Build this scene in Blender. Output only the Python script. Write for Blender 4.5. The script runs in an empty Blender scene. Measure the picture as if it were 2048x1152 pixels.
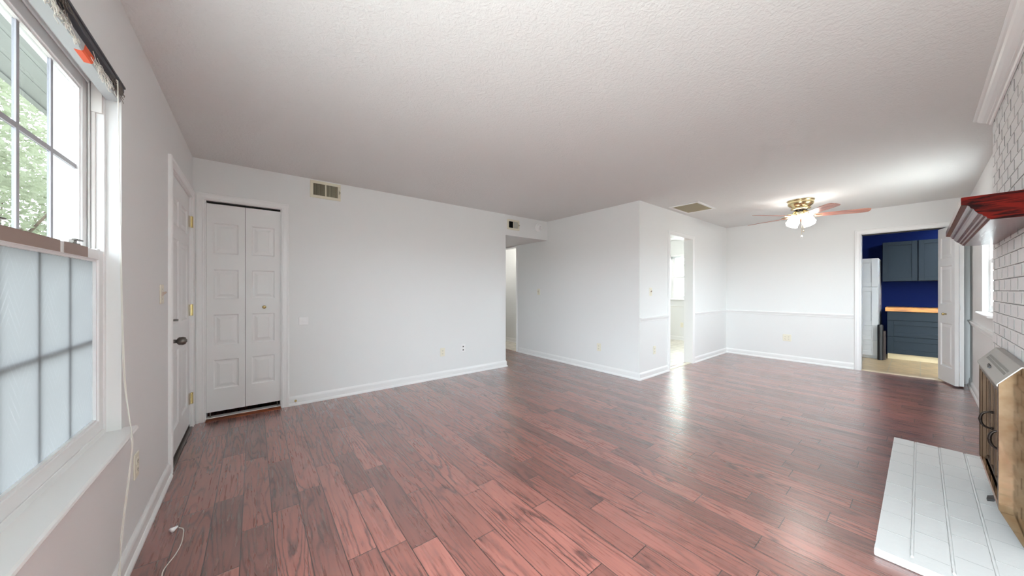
import bpy, bmesh, math, random
from math import sin, cos, pi, radians, sqrt
from mathutils import Vector, Matrix

SC = bpy.context.scene
COL = SC.collection
random.seed(7)

# ------------------------------------------------------------------ camera, sky, light, exposure
H = 2.44                      # ceiling height
YAW = 51.53                   # view direction, degrees from +X towards +Y
cam = bpy.data.cameras.new('camera')
cam.sensor_width = 36.0
cam.lens = 649.0 / 2048.0 * 36.0
cam.shift_y = 4.0 / 2048.0
cam.clip_start = 0.01
camo = bpy.data.objects.new('camera', cam)
camo.location = (0, 0, 1.225)
camo.rotation_euler = (radians(90), 0, radians(YAW - 90))
COL.objects.link(camo)
SC.camera = camo

vs = SC.view_settings
vs.view_transform = 'Standard'
vs.look = 'None'
vs.gamma = 1.0
vs.use_curve_mapping = False
vs.exposure = 0.35
SC.cycles.max_bounces = 12
SC.cycles.diffuse_bounces = 8
SC.cycles.glossy_bounces = 5
SC.cycles.transparent_max_bounces = 12
SC.cycles.use_denoising = True
SC.cycles.caustics_reflective = False

SKY = 46.0
FAN_LAMP = 15.0
KITCHEN_FILL = 45.0
HALL_FILL = 42.0
world = bpy.data.worlds.new('overcast_sky')
SC.world = world
world.use_nodes = True
wn = world.node_tree
_wt = wn.nodes.new('ShaderNodeTexCoord')
_ws = wn.nodes.new('ShaderNodeSeparateXYZ')
_wr = wn.nodes.new('ShaderNodeValToRGB')          # glow put in below the horizon for light off the ground, overcast sky above it
_wr.color_ramp.elements[0].position = 0.49
_wr.color_ramp.elements[0].color = (0.26, 0.27, 0.265, 1)
_wr.color_ramp.elements[1].position = 0.53
_wr.color_ramp.elements[1].color = (0.82, 0.925, 1.0, 1)
_wm = wn.nodes.new('ShaderNodeMapRange')
_wm.inputs['From Min'].default_value = -1.0
wn.links.new(_wt.outputs['Generated'], _ws.inputs[0])
wn.links.new(_ws.outputs['Z'], _wm.inputs['Value'])
wn.links.new(_wm.outputs[0], _wr.inputs[0])
wn.links.new(_wr.outputs[0], wn.nodes['Background'].inputs[0])
wn.nodes['Background'].inputs[1].default_value = SKY


def portal(name, loc, rot, sx, sz):
    l = bpy.data.lights.new(name, 'AREA')
    l.shape = 'RECTANGLE'
    l.size = sx
    l.size_y = sz
    l.cycles.is_portal = True
    o = bpy.data.objects.new(name, l)
    o.location = loc
    o.rotation_euler = rot
    COL.objects.link(o)


portal('daylight_portal', (5.42, -0.58, 1.5), (radians(90), 0, 0), 1.1, 1.1)
portal('daylight_portal', (-0.64, 0.25, 1.19), (0, radians(-90), 0), 1.85, 1.25)


# ------------------------------------------------------------------ material helpers
def srgb(r, g, b):
    f = lambda c: (c / 255 / 12.92) if c / 255 <= 0.04045 else ((c / 255 + 0.055) / 1.055) ** 2.4
    return (f(r), f(g), f(b), 1)


def mat(name, col, rough=0.5, metal=0.0, spec=0.5, coat=0.0):
    m = bpy.data.materials.new(name)
    m.use_nodes = True
    b = m.node_tree.nodes['Principled BSDF']
    b.inputs['Base Color'].default_value = col
    b.inputs['Roughness'].default_value = rough
    b.inputs['Metallic'].default_value = metal
    b.inputs['Specular IOR Level'].default_value = spec
    b.inputs['Coat Weight'].default_value = coat
    return m


def N(m, t, **kw):
    n = m.node_tree.nodes.new(t)
    for k, v in kw.items():
        setattr(n, k, v)
    return n


def L(m, a, b):
    m.node_tree.links.new(a, b)


def bsdf(m):
    return m.node_tree.nodes['Principled BSDF']


def setin(n, **kw):
    for k, v in kw.items():
        n.inputs[k.replace('_', ' ')].default_value = v


def math_node(m, op, a, b=None, c=None):
    n = N(m, 'ShaderNodeMath', operation=op)
    for i, x in enumerate((a, b, c)):
        if x is None:
            continue
        if isinstance(x, (int, float)):
            n.inputs[i].default_value = x
        else:
            L(m, x, n.inputs[i])
    return n.outputs[0]


def mixcol(m, fac, a, b, blend='MIX'):
    n = N(m, 'ShaderNodeMix', data_type='RGBA', blend_type=blend)
    for i, x in ((0, fac), (6, a), (7, b)):
        if isinstance(x, (int, float)):
            n.inputs[i].default_value = x
        elif isinstance(x, tuple):
            n.inputs[i].default_value = x
        else:
            L(m, x, n.inputs[i])
    return n.outputs[2]


def add_bump(m, scale, strength, dist=0.004, detail=3.0, kind='noise', stretch=None):
    tc = N(m, 'ShaderNodeTexCoord')
    src = tc.outputs['Object']
    if stretch:
        mp = N(m, 'ShaderNodeMapping')
        mp.inputs['Scale'].default_value = stretch
        L(m, src, mp.inputs['Vector'])
        src = mp.outputs[0]
    t = N(m, 'ShaderNodeTexNoise' if kind == 'noise' else 'ShaderNodeTexVoronoi')
    t.inputs['Scale'].default_value = scale
    if kind == 'noise':
        t.inputs['Detail'].default_value = detail
    L(m, src, t.inputs['Vector'])
    bp = N(m, 'ShaderNodeBump')
    bp.inputs['Strength'].default_value = strength
    bp.inputs['Distance'].default_value = dist
    L(m, t.outputs[0], bp.inputs['Height'])
    L(m, bp.outputs[0], bsdf(m).inputs['Normal'])
    return t


M_WALL = mat('wall_paint', (0.785, 0.79, 0.785, 1), 0.6, spec=0.25)
add_bump(M_WALL, 160, 0.08, 0.002)
M_TRIM = mat('trim_white', (0.84, 0.84, 0.835, 1), 0.35)
M_DOOR = mat('door_white', (0.82, 0.825, 0.82, 1), 0.4)
M_VINYL = mat('vinyl_white', (0.82, 0.82, 0.82, 1), 0.35)
M_VINYLB = mat('vinyl_warm', (0.72, 0.69, 0.66, 1), 0.4)
M_TAUPE = mat('taupe_finish', srgb(150, 128, 118), 0.5)
M_GRILLE = mat('grille_grey', srgb(165, 165, 172), 0.4)
M_IVORY = mat('ivory_plastic', srgb(232, 227, 210), 0.4)
M_WHITEP = mat('white_plastic', (0.85, 0.85, 0.85, 1), 0.35)
M_SLOT = mat('slot_dark', (0.03, 0.028, 0.025, 1), 0.6)
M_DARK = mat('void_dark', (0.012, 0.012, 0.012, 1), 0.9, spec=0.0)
M_CREAM = mat('cream_metal', srgb(222, 216, 196), 0.4)
M_LOUVRE = mat('louvre_olive', srgb(150, 144, 122), 0.5)
M_GREYL = mat('louvre_grey', srgb(196, 196, 186), 0.5)
M_BRASS = mat('polished_brass', srgb(206, 184, 128), 0.2, metal=1.0)
M_BRASSF = mat('fan_brass', srgb(214, 198, 154), 0.22, metal=1.0)
M_PEWTER = mat('pewter', srgb(120, 115, 110), 0.35, metal=1.0)
M_BRONZE = mat('dark_bronze', srgb(40, 32, 28), 0.35, metal=0.8)
M_STEEL = mat('hood_steel', srgb(165, 160, 154), 0.42, metal=0.9)
M_BLACK = mat('black_plastic', (0.015, 0.014, 0.014, 1), 0.45)
M_BROWNB = mat('dark_brown', srgb(45, 28, 22), 0.5)
M_SLAT = mat('blind_slate', srgb(70, 71, 76), 0.5)
M_RAIL = mat('blind_rail', srgb(178, 182, 184), 0.4)
M_CORD = mat('cord_white', srgb(225, 222, 214), 0.7)
M_CORDT = mat('cord_tan', srgb(196, 182, 160), 0.7)
M_STRAW = mat('frayed_cord', srgb(120, 112, 104), 0.8)
M_ORANGE = mat('orange_label', srgb(232, 92, 48), 0.5)
M_SIDING = mat('siding', srgb(225, 226, 224), 0.6)
M_SOFFIT = mat('soffit', srgb(146, 148, 146), 0.6)
M_GREYBLUE = mat('slate_blue_cabinet', srgb(34, 44, 52), 0.5, spec=0.2)
M_CABWHITE = mat('white_cabinet', srgb(190, 190, 188), 0.4)
M_NAVY = mat('navy_paint', srgb(6, 26, 78), 0.7, spec=0.12)
add_bump(M_NAVY, 120, 0.06, 0.002)
M_TOE = mat('toe_kick_beige', srgb(205, 188, 150), 0.5)

# ceiling: stomped texture
M_CEIL = mat('ceiling_texture', (0.755, 0.76, 0.75, 1), 0.8, spec=0.15)
_tc = N(M_CEIL, 'ShaderNodeTexCoord')
_n1 = N(M_CEIL, 'ShaderNodeTexNoise')
setin(_n1, Scale=26.0, Detail=4.0, Distortion=1.6)
_n2 = N(M_CEIL, 'ShaderNodeTexNoise')
setin(_n2, Scale=75.0, Detail=3.0, Distortion=0.8)
L(M_CEIL, _tc.outputs['Object'], _n1.inputs['Vector'])
L(M_CEIL, _tc.outputs['Object'], _n2.inputs['Vector'])
_s = math_node(M_CEIL, 'ADD', _n1.outputs[0], math_node(M_CEIL, 'MULTIPLY', _n2.outputs[0], 0.6))
_b = N(M_CEIL, 'ShaderNodeBump')
setin(_b, Strength=0.38, Distance=0.010)
L(M_CEIL, _s, _b.inputs['Height'])
L(M_CEIL, _b.outputs[0], bsdf(M_CEIL).inputs['Normal'])


def wood_floor():
    m = mat('cherry_planks', (0.2, 0.06, 0.04, 1), 0.3)
    tc = N(m, 'ShaderNodeTexCoord')
    sep = N(m, 'ShaderNodeSeparateXYZ')
    L(m, tc.outputs['Object'], sep.inputs[0])
    X, Y = sep.outputs[0], sep.outputs[1]
    u = math_node(m, 'DIVIDE', math_node(m, 'ADD', X, 0.05), 0.127)
    col = math_node(m, 'FLOOR', u)
    wn1 = N(m, 'ShaderNodeTexWhiteNoise', noise_dimensions='1D')
    L(m, col, wn1.inputs['W'])
    ln = math_node(m, 'ADD', math_node(m, 'MULTIPLY', wn1.outputs['Value'], 0.55), 0.55)
    off = math_node(m, 'MULTIPLY', wn1.outputs['Value'], 37.0)
    v = math_node(m, 'ADD', math_node(m, 'DIVIDE', Y, ln), off)
    row = math_node(m, 'FLOOR', v)
    cmb = N(m, 'ShaderNodeCombineXYZ')
    L(m, col, cmb.inputs[0])
    L(m, row, cmb.inputs[1])
    wn2 = N(m, 'ShaderNodeTexWhiteNoise', noise_dimensions='2D')
    L(m, cmb.outputs[0], wn2.inputs['Vector'])
    rnd = wn2.outputs['Value']
    # distance to the plank's edges in metres
    fu = math_node(m, 'FRACT', u)
    du = math_node(m, 'MULTIPLY', math_node(m, 'MINIMUM', fu, math_node(m, 'SUBTRACT', 1.0, fu)), 0.127)
    fv = math_node(m, 'FRACT', v)
    dv = math_node(m, 'MULTIPLY', math_node(m, 'MINIMUM', fv, math_node(m, 'SUBTRACT', 1.0, fv)), ln)
    d = math_node(m, 'MINIMUM', du, dv)
    gap = N(m, 'ShaderNodeMapRange')
    setin(gap, From_Min=0.0008, From_Max=0.0030, To_Min=0.0, To_Max=1.0)
    L(m, d, gap.inputs['Value'])
    # grain space: stretched along the plank, shifted from plank to plank
    shift = N(m, 'ShaderNodeVectorMath', operation='SCALE')
    L(m, wn2.outputs['Color'], shift.inputs[0])
    shift.inputs['Scale'].default_value = 23.0
    addv = N(m, 'ShaderNodeVectorMath', operation='ADD')
    L(m, tc.outputs['Object'], addv.inputs[0])
    L(m, shift.outputs[0], addv.inputs[1])
    mp = N(m, 'ShaderNodeMapping')
    mp.inputs['Scale'].default_value = (8.0, 0.85, 1.0)
    L(m, addv.outputs[0], mp.inputs['Vector'])
    wav = N(m, 'ShaderNodeTexNoise')          # cathedral figure: contour lines of a smooth noise
    setin(wav, Scale=1.0, Detail=1.0, Roughness=0.4, Distortion=0.25)
    L(m, mp.outputs[0], wav.inputs['Vector'])
    mpr = N(m, 'ShaderNodeMapping')
    mpr.inputs['Scale'].default_value = (60.0, 14.0, 1.0)
    L(m, addv.outputs[0], mpr.inputs['Vector'])
    rag = N(m, 'ShaderNodeTexNoise')
    setin(rag, Scale=1.0, Detail=2.0)
    L(m, mpr.outputs[0], rag.inputs['Vector'])
    rings = math_node(m, 'FRACT', math_node(m, 'ADD', math_node(m, 'MULTIPLY', wav.outputs[0], 13.0), math_node(m, 'MULTIPLY', rag.outputs[0], 0.55)))
    ringd = math_node(m, 'ABSOLUTE', math_node(m, 'SUBTRACT', rings, 0.5))
    rl = N(m, 'ShaderNodeMapRange')
    setin(rl, From_Min=0.0, From_Max=0.24, To_Min=1.0, To_Max=0.0)
    L(m, ringd, rl.inputs['Value'])
    mp2 = N(m, 'ShaderNodeMapping')
    mp2.inputs['Scale'].default_value = (90.0, 5.0, 1.0)
    L(m, addv.outputs[0], mp2.inputs['Vector'])
    fine = N(m, 'ShaderNodeTexNoise')
    setin(fine, Scale=1.0, Detail=2.0, Roughness=0.5)
    L(m, mp2.outputs[0], fine.inputs['Vector'])
    mp3 = N(m, 'ShaderNodeMapping')
    mp3.inputs['Scale'].default_value = (6.0, 2.0, 1.0)
    L(m, addv.outputs[0], mp3.inputs['Vector'])
    patch = N(m, 'ShaderNodeTexNoise')
    setin(patch, Scale=1.2, Detail=2.0)
    L(m, mp3.outputs[0], patch.inputs['Vector'])
    pm = N(m, 'ShaderNodeMapRange')
    setin(pm, From_Min=0.35, From_Max=0.65, To_Min=0.12, To_Max=0.9)
    L(m, patch.outputs[0], pm.inputs['Value'])
    ramp = N(m, 'ShaderNodeValToRGB')
    e = ramp.color_ramp.elements
    e[0].position = 0.0
    e[0].color = srgb(120, 74, 66)
    e[1].position = 1.0
    e[1].color = srgb(168, 104, 92)
    k = e.new(0.45)
    k.color = srgb(146, 88, 77)
    L(m, rnd, ramp.inputs[0])
    finef = N(m, 'ShaderNodeMapRange')
    setin(finef, From_Min=0.25, From_Max=0.75, To_Min=0.42, To_Max=0.0)
    L(m, fine.outputs[0], finef.inputs['Value'])
    c1 = mixcol(m, finef.outputs[0], ramp.outputs[0], srgb(70, 42, 38))
    lines = math_node(m, 'MULTIPLY', math_node(m, 'MULTIPLY', rl.outputs[0], pm.outputs[0]), 0.92)
    c2 = mixcol(m, lines, c1, srgb(44, 28, 28))
    c3 = mixcol(m, gap.outputs[0], srgb(34, 22, 20), c2)
    L(m, c3, bsdf(m).inputs['Base Color'])
    # hand scraped surface
    mp4 = N(m, 'ShaderNodeMapping')
    mp4.inputs['Scale'].default_value = (20.0, 2.5, 1.0)
    L(m, addv.outputs[0], mp4.inputs['Vector'])
    scr = N(m, 'ShaderNodeTexNoise')
    setin(scr, Scale=1.0, Detail=0.5)
    L(m, mp4.outputs[0], scr.inputs['Vector'])
    hgt = math_node(m, 'ADD', math_node(m, 'MULTIPLY', gap.outputs[0], 0.9),
                    math_node(m, 'MULTIPLY', scr.outputs[0], 1.1))
    bp = N(m, 'ShaderNodeBump')
    setin(bp, Strength=0.35, Distance=0.0022)
    L(m, hgt, bp.inputs['Height'])
    L(m, bp.outputs[0], bsdf(m).inputs['Normal'])
    rr = N(m, 'ShaderNodeMapRange')
    setin(rr, From_Min=0.3, From_Max=0.7, To_Min=0.24, To_Max=0.36)
    L(m, fine.outputs[0], rr.inputs['Value'])
    L(m, rr.outputs[0], bsdf(m).inputs['Roughness'])
    bsdf(m).inputs['Specular IOR Level'].default_value = 0.6
    bsdf(m).inputs['Coat Weight'].default_value = 1.0
    bsdf(m).inputs['Coat IOR'].default_value = 1.85
    bsdf(m).inputs['Coat Roughness'].default_value = 0.27
    return m


M_FLOOR = wood_floor()


def tile_mat(name, col, grout, size, var=0.05, rough=0.3):
    m = mat(name, col, rough)
    tc = N(m, 'ShaderNodeTexCoord')
    br = N(m, 'ShaderNodeTexBrick')
    br.offset = 0.0
    br.inputs['Color1'].default_value = col
    br.inputs['Color2'].default_value = tuple(c * (1 - var * 3) for c in col[:3]) + (1,)
    br.inputs['Mortar'].default_value = grout
    setin(br, Scale=1.0, Mortar_Size=0.006, Brick_Width=size, Row_Height=size)
    L(m, tc.outputs['Object'], br.inputs['Vector'])
    nz = N(m, 'ShaderNodeTexNoise')
    setin(nz, Scale=9.0, Detail=5.0)
    L(m, tc.outputs['Object'], nz.inputs['Vector'])
    mr = N(m, 'ShaderNodeMapRange')
    setin(mr, From_Min=0.3, From_Max=0.7, To_Min=0.72, To_Max=1.15)
    L(m, nz.outputs[0], mr.inputs['Value'])
    L(m, mixcol(m, 1.0, br.outputs[0], mr.outputs[0], 'MULTIPLY'), bsdf(m).inputs['Base Color'])
    return m


M_TILE = tile_mat('pantry_tile', srgb(188, 160, 120), srgb(166, 152, 130), 0.31)
M_KTILE = tile_mat('kitchen_tile', srgb(226, 220, 208), srgb(200, 192, 180), 0.31, 0.01)


def wood_mat(name, light, dark, stretch, rough=0.3, coat=0.0, amount=1.0, wscale=3.0):
    m = mat(name, light, rough, coat=coat)
    tc = N(m, 'ShaderNodeTexCoord')
    mp = N(m, 'ShaderNodeMapping')
    mp.inputs['Scale'].default_value = stretch
    L(m, tc.outputs['Object'], mp.inputs['Vector'])
    n1 = N(m, 'ShaderNodeTexNoise')
    setin(n1, Scale=wscale, Detail=5.0, Roughness=0.6, Distortion=0.6)
    L(m, mp.outputs[0], n1.inputs['Vector'])
    r = N(m, 'ShaderNodeMapRange')
    setin(r, From_Min=0.42, From_Max=0.62, To_Min=0.0, To_Max=amount)
    L(m, n1.outputs[0], r.inputs['Value'])
    L(m, mixcol(m, r.outputs[0], light, dark), bsdf(m).inputs['Base Color'])
    bp = N(m, 'ShaderNodeBump')
    setin(bp, Strength=0.4, Distance=0.002)
    L(m, n1.outputs[0], bp.inputs['Height'])
    L(m, bp.outputs[0], bsdf(m).inputs['Normal'])
    return m


M_MANTELEND = wood_mat('red_end_dimmed', srgb(98, 20, 13), srgb(30, 8, 7), (1.0, 3.0, 22.0), 0.7)  # same wood as the shelf, darkened and dulled against side window glare
bsdf(M_MANTELEND).inputs['Specular IOR Level'].default_value = 0.08
M_MANTEL = wood_mat('red_mantel_wood', srgb(120, 40, 30), srgb(36, 14, 12), (1.5, 14.0, 14.0), 0.22)
bsdf(M_MANTEL).inputs['Specular IOR Level'].default_value = 0.8
M_BUTCHER = wood_mat('butcher_block', srgb(222, 148, 66), srgb(140, 78, 34), (12.0, 1.6, 20.0), 0.35, amount=0.8)
M_BLADE = wood_mat('fan_blade_wood', srgb(196, 134, 116), srgb(156, 98, 84), (2.0, 14.0, 3.0), 0.3)
M_THRESH = wood_mat('oak_threshold', srgb(150, 78, 40), srgb(86, 40, 24), (2.0, 20.0, 10.0), 0.3)
M_BARK = wood_mat('bark', srgb(110, 96, 82), srgb(64, 54, 46), (6.0, 6.0, 1.0), 0.9)

# painted brick
M_BRICK = mat('white_painted_brick', (0.88, 0.88, 0.88, 1), 0.75, spec=0.25)
add_bump(M_BRICK, 45, 0.35, 0.004, detail=5)
M_MORTAR = mat('shaded_mortar', (0.30, 0.30, 0.295, 1), 0.85, spec=0.2)  # grey puts the shade of the brick joints into the mortar
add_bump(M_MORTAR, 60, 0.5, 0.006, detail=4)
M_HEARTHP = mat('hearth_paint', (0.66, 0.66, 0.65, 1), 0.65, spec=0.3)
add_bump(M_HEARTHP, 35, 0.25, 0.003, detail=4)
M_SIDEBRASS = mat('tarnished_brass', srgb(150, 126, 98), 0.06, metal=1.0)
_t = N(M_SIDEBRASS, 'ShaderNodeTexNoise')
setin(_t, Scale=14.0, Detail=5.0)
_tcb = N(M_SIDEBRASS, 'ShaderNodeTexCoord')
L(M_SIDEBRASS, _tcb.outputs['Object'], _t.inputs['Vector'])
_mr = N(M_SIDEBRASS, 'ShaderNodeMapRange')
setin(_mr, From_Min=0.35, From_Max=0.7, To_Min=0.0, To_Max=1.0)
L(M_SIDEBRASS, _t.outputs[0], _mr.inputs['Value'])
L(M_SIDEBRASS, mixcol(M_SIDEBRASS, _mr.outputs[0], srgb(156, 134, 108), srgb(130, 102, 74)), bsdf(M_SIDEBRASS).inputs['Base Color'])
M_FRAMEB = mat('aged_brass_frame', srgb(74, 54, 36), 0.42, metal=0.6)
M_DGLASS = mat('dark_fire_glass', (0.02, 0.018, 0.018, 1), 0.04, spec=0.8)


def glass_mat(name, tint):
    m = bpy.data.materials.new(name)
    m.use_nodes = True
    nt = m.node_tree
    nt.nodes.clear()
    o = nt.nodes.new('ShaderNodeOutputMaterial')
    mx = nt.nodes.new('ShaderNodeMixShader')
    tr = nt.nodes.new('ShaderNodeBsdfTransparent')
    tr.inputs[0].default_value = tint
    gl = nt.nodes.new('ShaderNodeBsdfGlossy')
    gl.inputs['Roughness'].default_value = 0.01
    mx.inputs[0].default_value = 0.05
    nt.links.new(tr.outputs[0], mx.inputs[1])
    nt.links.new(gl.outputs[0], mx.inputs[2])
    nt.links.new(mx.outputs[0], o.inputs[0])
    return m


M_GLASS = glass_mat('window_glass', (0.93, 0.95, 0.94, 1))
M_TINT2 = glass_mat('dimming_glass', (0.60, 0.615, 0.60, 1))  # tint added to cut the daylight reaching the dining area
M_TINT = glass_mat('tinted_glass', (0.15, 0.153, 0.152, 1))  # tint added to hold down the bright view outdoors


def frosted_mat():
    # privacy film: a translucent sheet with a faint woven line pattern
    m = bpy.data.materials.new('frosted_film')
    m.use_nodes = True
    nt = m.node_tree
    nt.nodes.clear()
    o = nt.nodes.new('ShaderNodeOutputMaterial')
    tc = N(m, 'ShaderNodeTexCoord')
    sep = N(m, 'ShaderNodeSeparateXYZ')
    L(m, tc.outputs['Object'], sep.inputs[0])
    Y, Z = sep.outputs[1], sep.outputs[2]
    w = 0.052
    a = math_node(m, 'DIVIDE', Y, w)
    par = math_node(m, 'MODULO', math_node(m, 'FLOOR', a), 2.0)
    sgn = math_node(m, 'SUBTRACT', math_node(m, 'MULTIPLY', math_node(m, 'ABSOLUTE', par), 2.0), 1.0)
    q = math_node(m, 'ADD', math_node(m, 'DIVIDE', Z, 0.036), math_node(m, 'MULTIPLY', math_node(m, 'MULTIPLY', math_node(m, 'FRACT', a), sgn), 2.4))
    l1 = math_node(m, 'LESS_THAN', math_node(m, 'FRACT', q), 0.09)
    nz = N(m, 'ShaderNodeTexNoise')
    setin(nz, Scale=9.0, Detail=2.0)
    L(m, tc.outputs['Object'], nz.inputs['Vector'])
    k = N(m, 'ShaderNodeMapRange')
    setin(k, From_Min=0.42, From_Max=0.66, To_Min=0.15, To_Max=0.9)
    L(m, nz.outputs[0], k.inputs['Value'])
    fac = math_node(m, 'MULTIPLY', l1, k.outputs[0])
    col = mixcol(m, fac, (0.025, 0.0256, 0.0258, 1), (0.048, 0.0487, 0.0487, 1))
    t = N(m, 'ShaderNodeBsdfTranslucent')
    L(m, col, t.inputs[0])
    dfs = N(m, 'ShaderNodeBsdfDiffuse')
    dfs.inputs[0].default_value = (0.5, 0.52, 0.53, 1)
    mx = N(m, 'ShaderNodeMixShader')
    mx.inputs[0].default_value = 0.25
    L(m, t.outputs[0], mx.inputs[1])
    L(m, dfs.outputs[0], mx.inputs[2])
    L(m, mx.outputs[0], o.inputs[0])
    return m


M_FROST = frosted_mat()


def leaf_mat(name, a, b):
    m = bpy.data.materials.new(name)
    m.use_nodes = True
    nt = m.node_tree
    nt.nodes.clear()
    o = nt.nodes.new('ShaderNodeOutputMaterial')
    tc = N(m, 'ShaderNodeTexCoord')
    nz = N(m, 'ShaderNodeTexNoise')
    setin(nz, Scale=3.0, Detail=3.0)
    L(m, tc.outputs['Object'], nz.inputs['Vector'])
    c = mixcol(m, nz.outputs[0], a, b)
    t = N(m, 'ShaderNodeBsdfTranslucent')
    d = N(m, 'ShaderNodeBsdfDiffuse')
    L(m, c, t.inputs[0])
    L(m, c, d.inputs[0])
    mx = N(m, 'ShaderNodeMixShader')
    mx.inputs[0].default_value = 0.5
    L(m, t.outputs[0], mx.inputs[1])
    L(m, d.outputs[0], mx.inputs[2])
    L(m, mx.outputs[0], o.inputs[0])
    return m


M_LEAF = leaf_mat('maple_leaf', srgb(150, 152, 134), srgb(112, 120, 94))
M_LEAF2 = leaf_mat('bush_leaf', srgb(148, 150, 130), srgb(106, 116, 88))
M_GRASS = mat('lawn', srgb(128, 134, 112), 0.9)


def emis(name, col, s):
    m = bpy.data.materials.new(name)
    m.use_nodes = True
    nt = m.node_tree
    nt.nodes.clear()
    o = nt.nodes.new('ShaderNodeOutputMaterial')
    e = nt.nodes.new('ShaderNodeEmission')
    e.inputs[0].default_value = col
    e.inputs[1].default_value = s
    nt.links.new(e.outputs[0], o.inputs[0])
    return m


M_LAMP = emis('lit_lamp_glass', (1.0, 0.97, 0.92, 1), FAN_LAMP)
M_KFILL = emis('kitchen_fill_glow', (1.0, 0.98, 0.95, 1), KITCHEN_FILL)
M_HFILL = emis('hall_fill_glow', (1.0, 0.96, 0.90, 1), HALL_FILL)


# ------------------------------------------------------------------ mesh helpers
def obj(name, bm, m, parent=None, smooth=False, bevel=0.0, seg=2):
    bmesh.ops.recalc_face_normals(bm, faces=bm.faces[:])
    me = bpy.data.meshes.new(name)
    bm.to_mesh(me)
    bm.free()
    if m is not None:
        me.materials.append(m)
    o = bpy.data.objects.new(name, me)
    COL.objects.link(o)
    if smooth:
        for p in me.polygons:
            p.use_smooth = True
    if bevel:
        b = o.modifiers.new('bevel', 'BEVEL')
        b.width = bevel
        b.segments = seg
        b.limit_method = 'ANGLE'
        b.angle_limit = radians(40)
    if parent is not None:
        o.parent = parent
        par = parent
        off = Vector((0, 0, 0))
        while par is not None:
            off += Vector(par.location)
            par = par.parent
        me.transform(Matrix.Translation(-off))
    return o


def tag(o, label=None, cat=None, group=None, kind=None):
    if label:
        o['label'] = label
    if cat:
        o['category'] = cat
    if group:
        o['group'] = group
    if kind:
        o['kind'] = kind
    return o


def thing(name, label, cat, loc=(0, 0, 0), group=None, kind=None):
    o = bpy.data.objects.new(name, None)
    o.empty_display_size = 0.05
    o.location = loc
    COL.objects.link(o)
    return tag(o, label, cat, group, kind)


def NB():
    return bmesh.new()


def box(bm, x0, x1, y0, y1, z0, z1):
    v = [bm.verts.new(p) for p in ((x0, y0, z0), (x1, y0, z0), (x1, y1, z0), (x0, y1, z0), (x0, y0, z1), (x1, y0, z1), (x1, y1, z1), (x0, y1, z1))]
    for f in ((0, 1, 2, 3), (4, 5, 6, 7), (0, 1, 5, 4), (1, 2, 6, 5), (2, 3, 7, 6), (3, 0, 4, 7)):
        bm.faces.new([v[i] for i in f])
    return bm


def mbox(bm, Mp, s0, s1, z0, z1, n0, n1):
    v = [bm.verts.new(Mp(*p)) for p in ((s0, z0, n0), (s1, z0, n0), (s1, z1, n0), (s0, z1, n0), (s0, z0, n1), (s1, z0, n1), (s1, z1, n1), (s0, z1, n1))]
    for f in ((0, 1, 2, 3), (4, 5, 6, 7), (0, 1, 5, 4), (1, 2, 6, 5), (2, 3, 7, 6), (3, 0, 4, 7)):
        bm.faces.new([v[i] for i in f])
    return bm


def prism(bm, pts3a, pts3b):
    a = [bm.verts.new(p) for p in pts3a]
    b = [bm.verts.new(p) for p in pts3b]
    n = len(a)
    bm.faces.new(a)
    bm.faces.new(b[::-1])
    for i in range(n):
        j = (i + 1) % n
        bm.faces.new((a[i], a[j], b[j], b[i]))
    return bm


def lathe(bm, prof, Tm=None, seg=28, close=True):
    """prof: list of (r, z) around the local z axis; Tm maps to the world."""
    Tm = Tm or Matrix()
    rings = []
    for r, z in prof:
        if r < 1e-6:
            rings.append([bm.verts.new(Tm @ Vector((0, 0, z)))])
        else:
            rings.append([bm.verts.new(Tm @ Vector((r * cos(2 * pi * i / seg), r * sin(2 * pi * i / seg), z))) for i in range(seg)])
    for a, b in zip(rings, rings[1:]):
        if len(a) == 1 and len(b) == 1:
            continue
        for i in range(seg):
            j = (i + 1) % seg
            if len(a) == 1:
                bm.faces.new((a[0], b[j], b[i]))
            elif len(b) == 1:
                bm.faces.new((a[i], a[j], b[0]))
            else:
                bm.faces.new((a[i], a[j], b[j], b[i]))
    if close:
        for r in (rings[0], rings[-1]):
            if len(r) > 1:
                bm.faces.new(r)
    return bm


def tube(bm, pts, r, seg=8):
    pts = [Vector(p) for p in pts]
    rings = []
    up = None
    for i, p in enumerate(pts):
        t = (pts[min(i + 1, len(pts) - 1)] - pts[max(i - 1, 0)]).normalized()
        if up is None:
            up = t.orthogonal().normalized()
        else:
            up = (up - t * up.dot(t))
            up = up.normalized() if up.length > 1e-6 else t.orthogonal().normalized()
        w = t.cross(up)
        rr = r[i] if isinstance(r, (list, tuple)) else r
        rings.append([bm.verts.new(p + (up * cos(2 * pi * k / seg) + w * sin(2 * pi * k / seg)) * rr) for k in range(seg)])
    for a, b in zip(rings, rings[1:]):
        for k in range(seg):
            j = (k + 1) % seg
            bm.faces.new((a[k], a[j], b[j], b[k]))
    bm.faces.new(rings[0])
    bm.faces.new(rings[-1])
    return bm


def spline(pts, n=8):
    """Catmull-Rom through the points."""
    P = [Vector(p) for p in pts]
    P = [P[0] * 2 - P[1]] + P + [P[-1] * 2 - P[-2]]
    out = []
    for i in range(1, len(P) - 2):
        for k in range(n):
            t = k / n
            a, b, c, d = P[i - 1], P[i], P[i + 1], P[i + 2]
            out.append(0.5 * ((2 * b) + (c - a) * t + (2 * a - 5 * b + 4 * c - d) * t * t + (3 * b - a - 3 * c + d) * t ** 3))
    out.append(P[-2])
    return out


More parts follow.
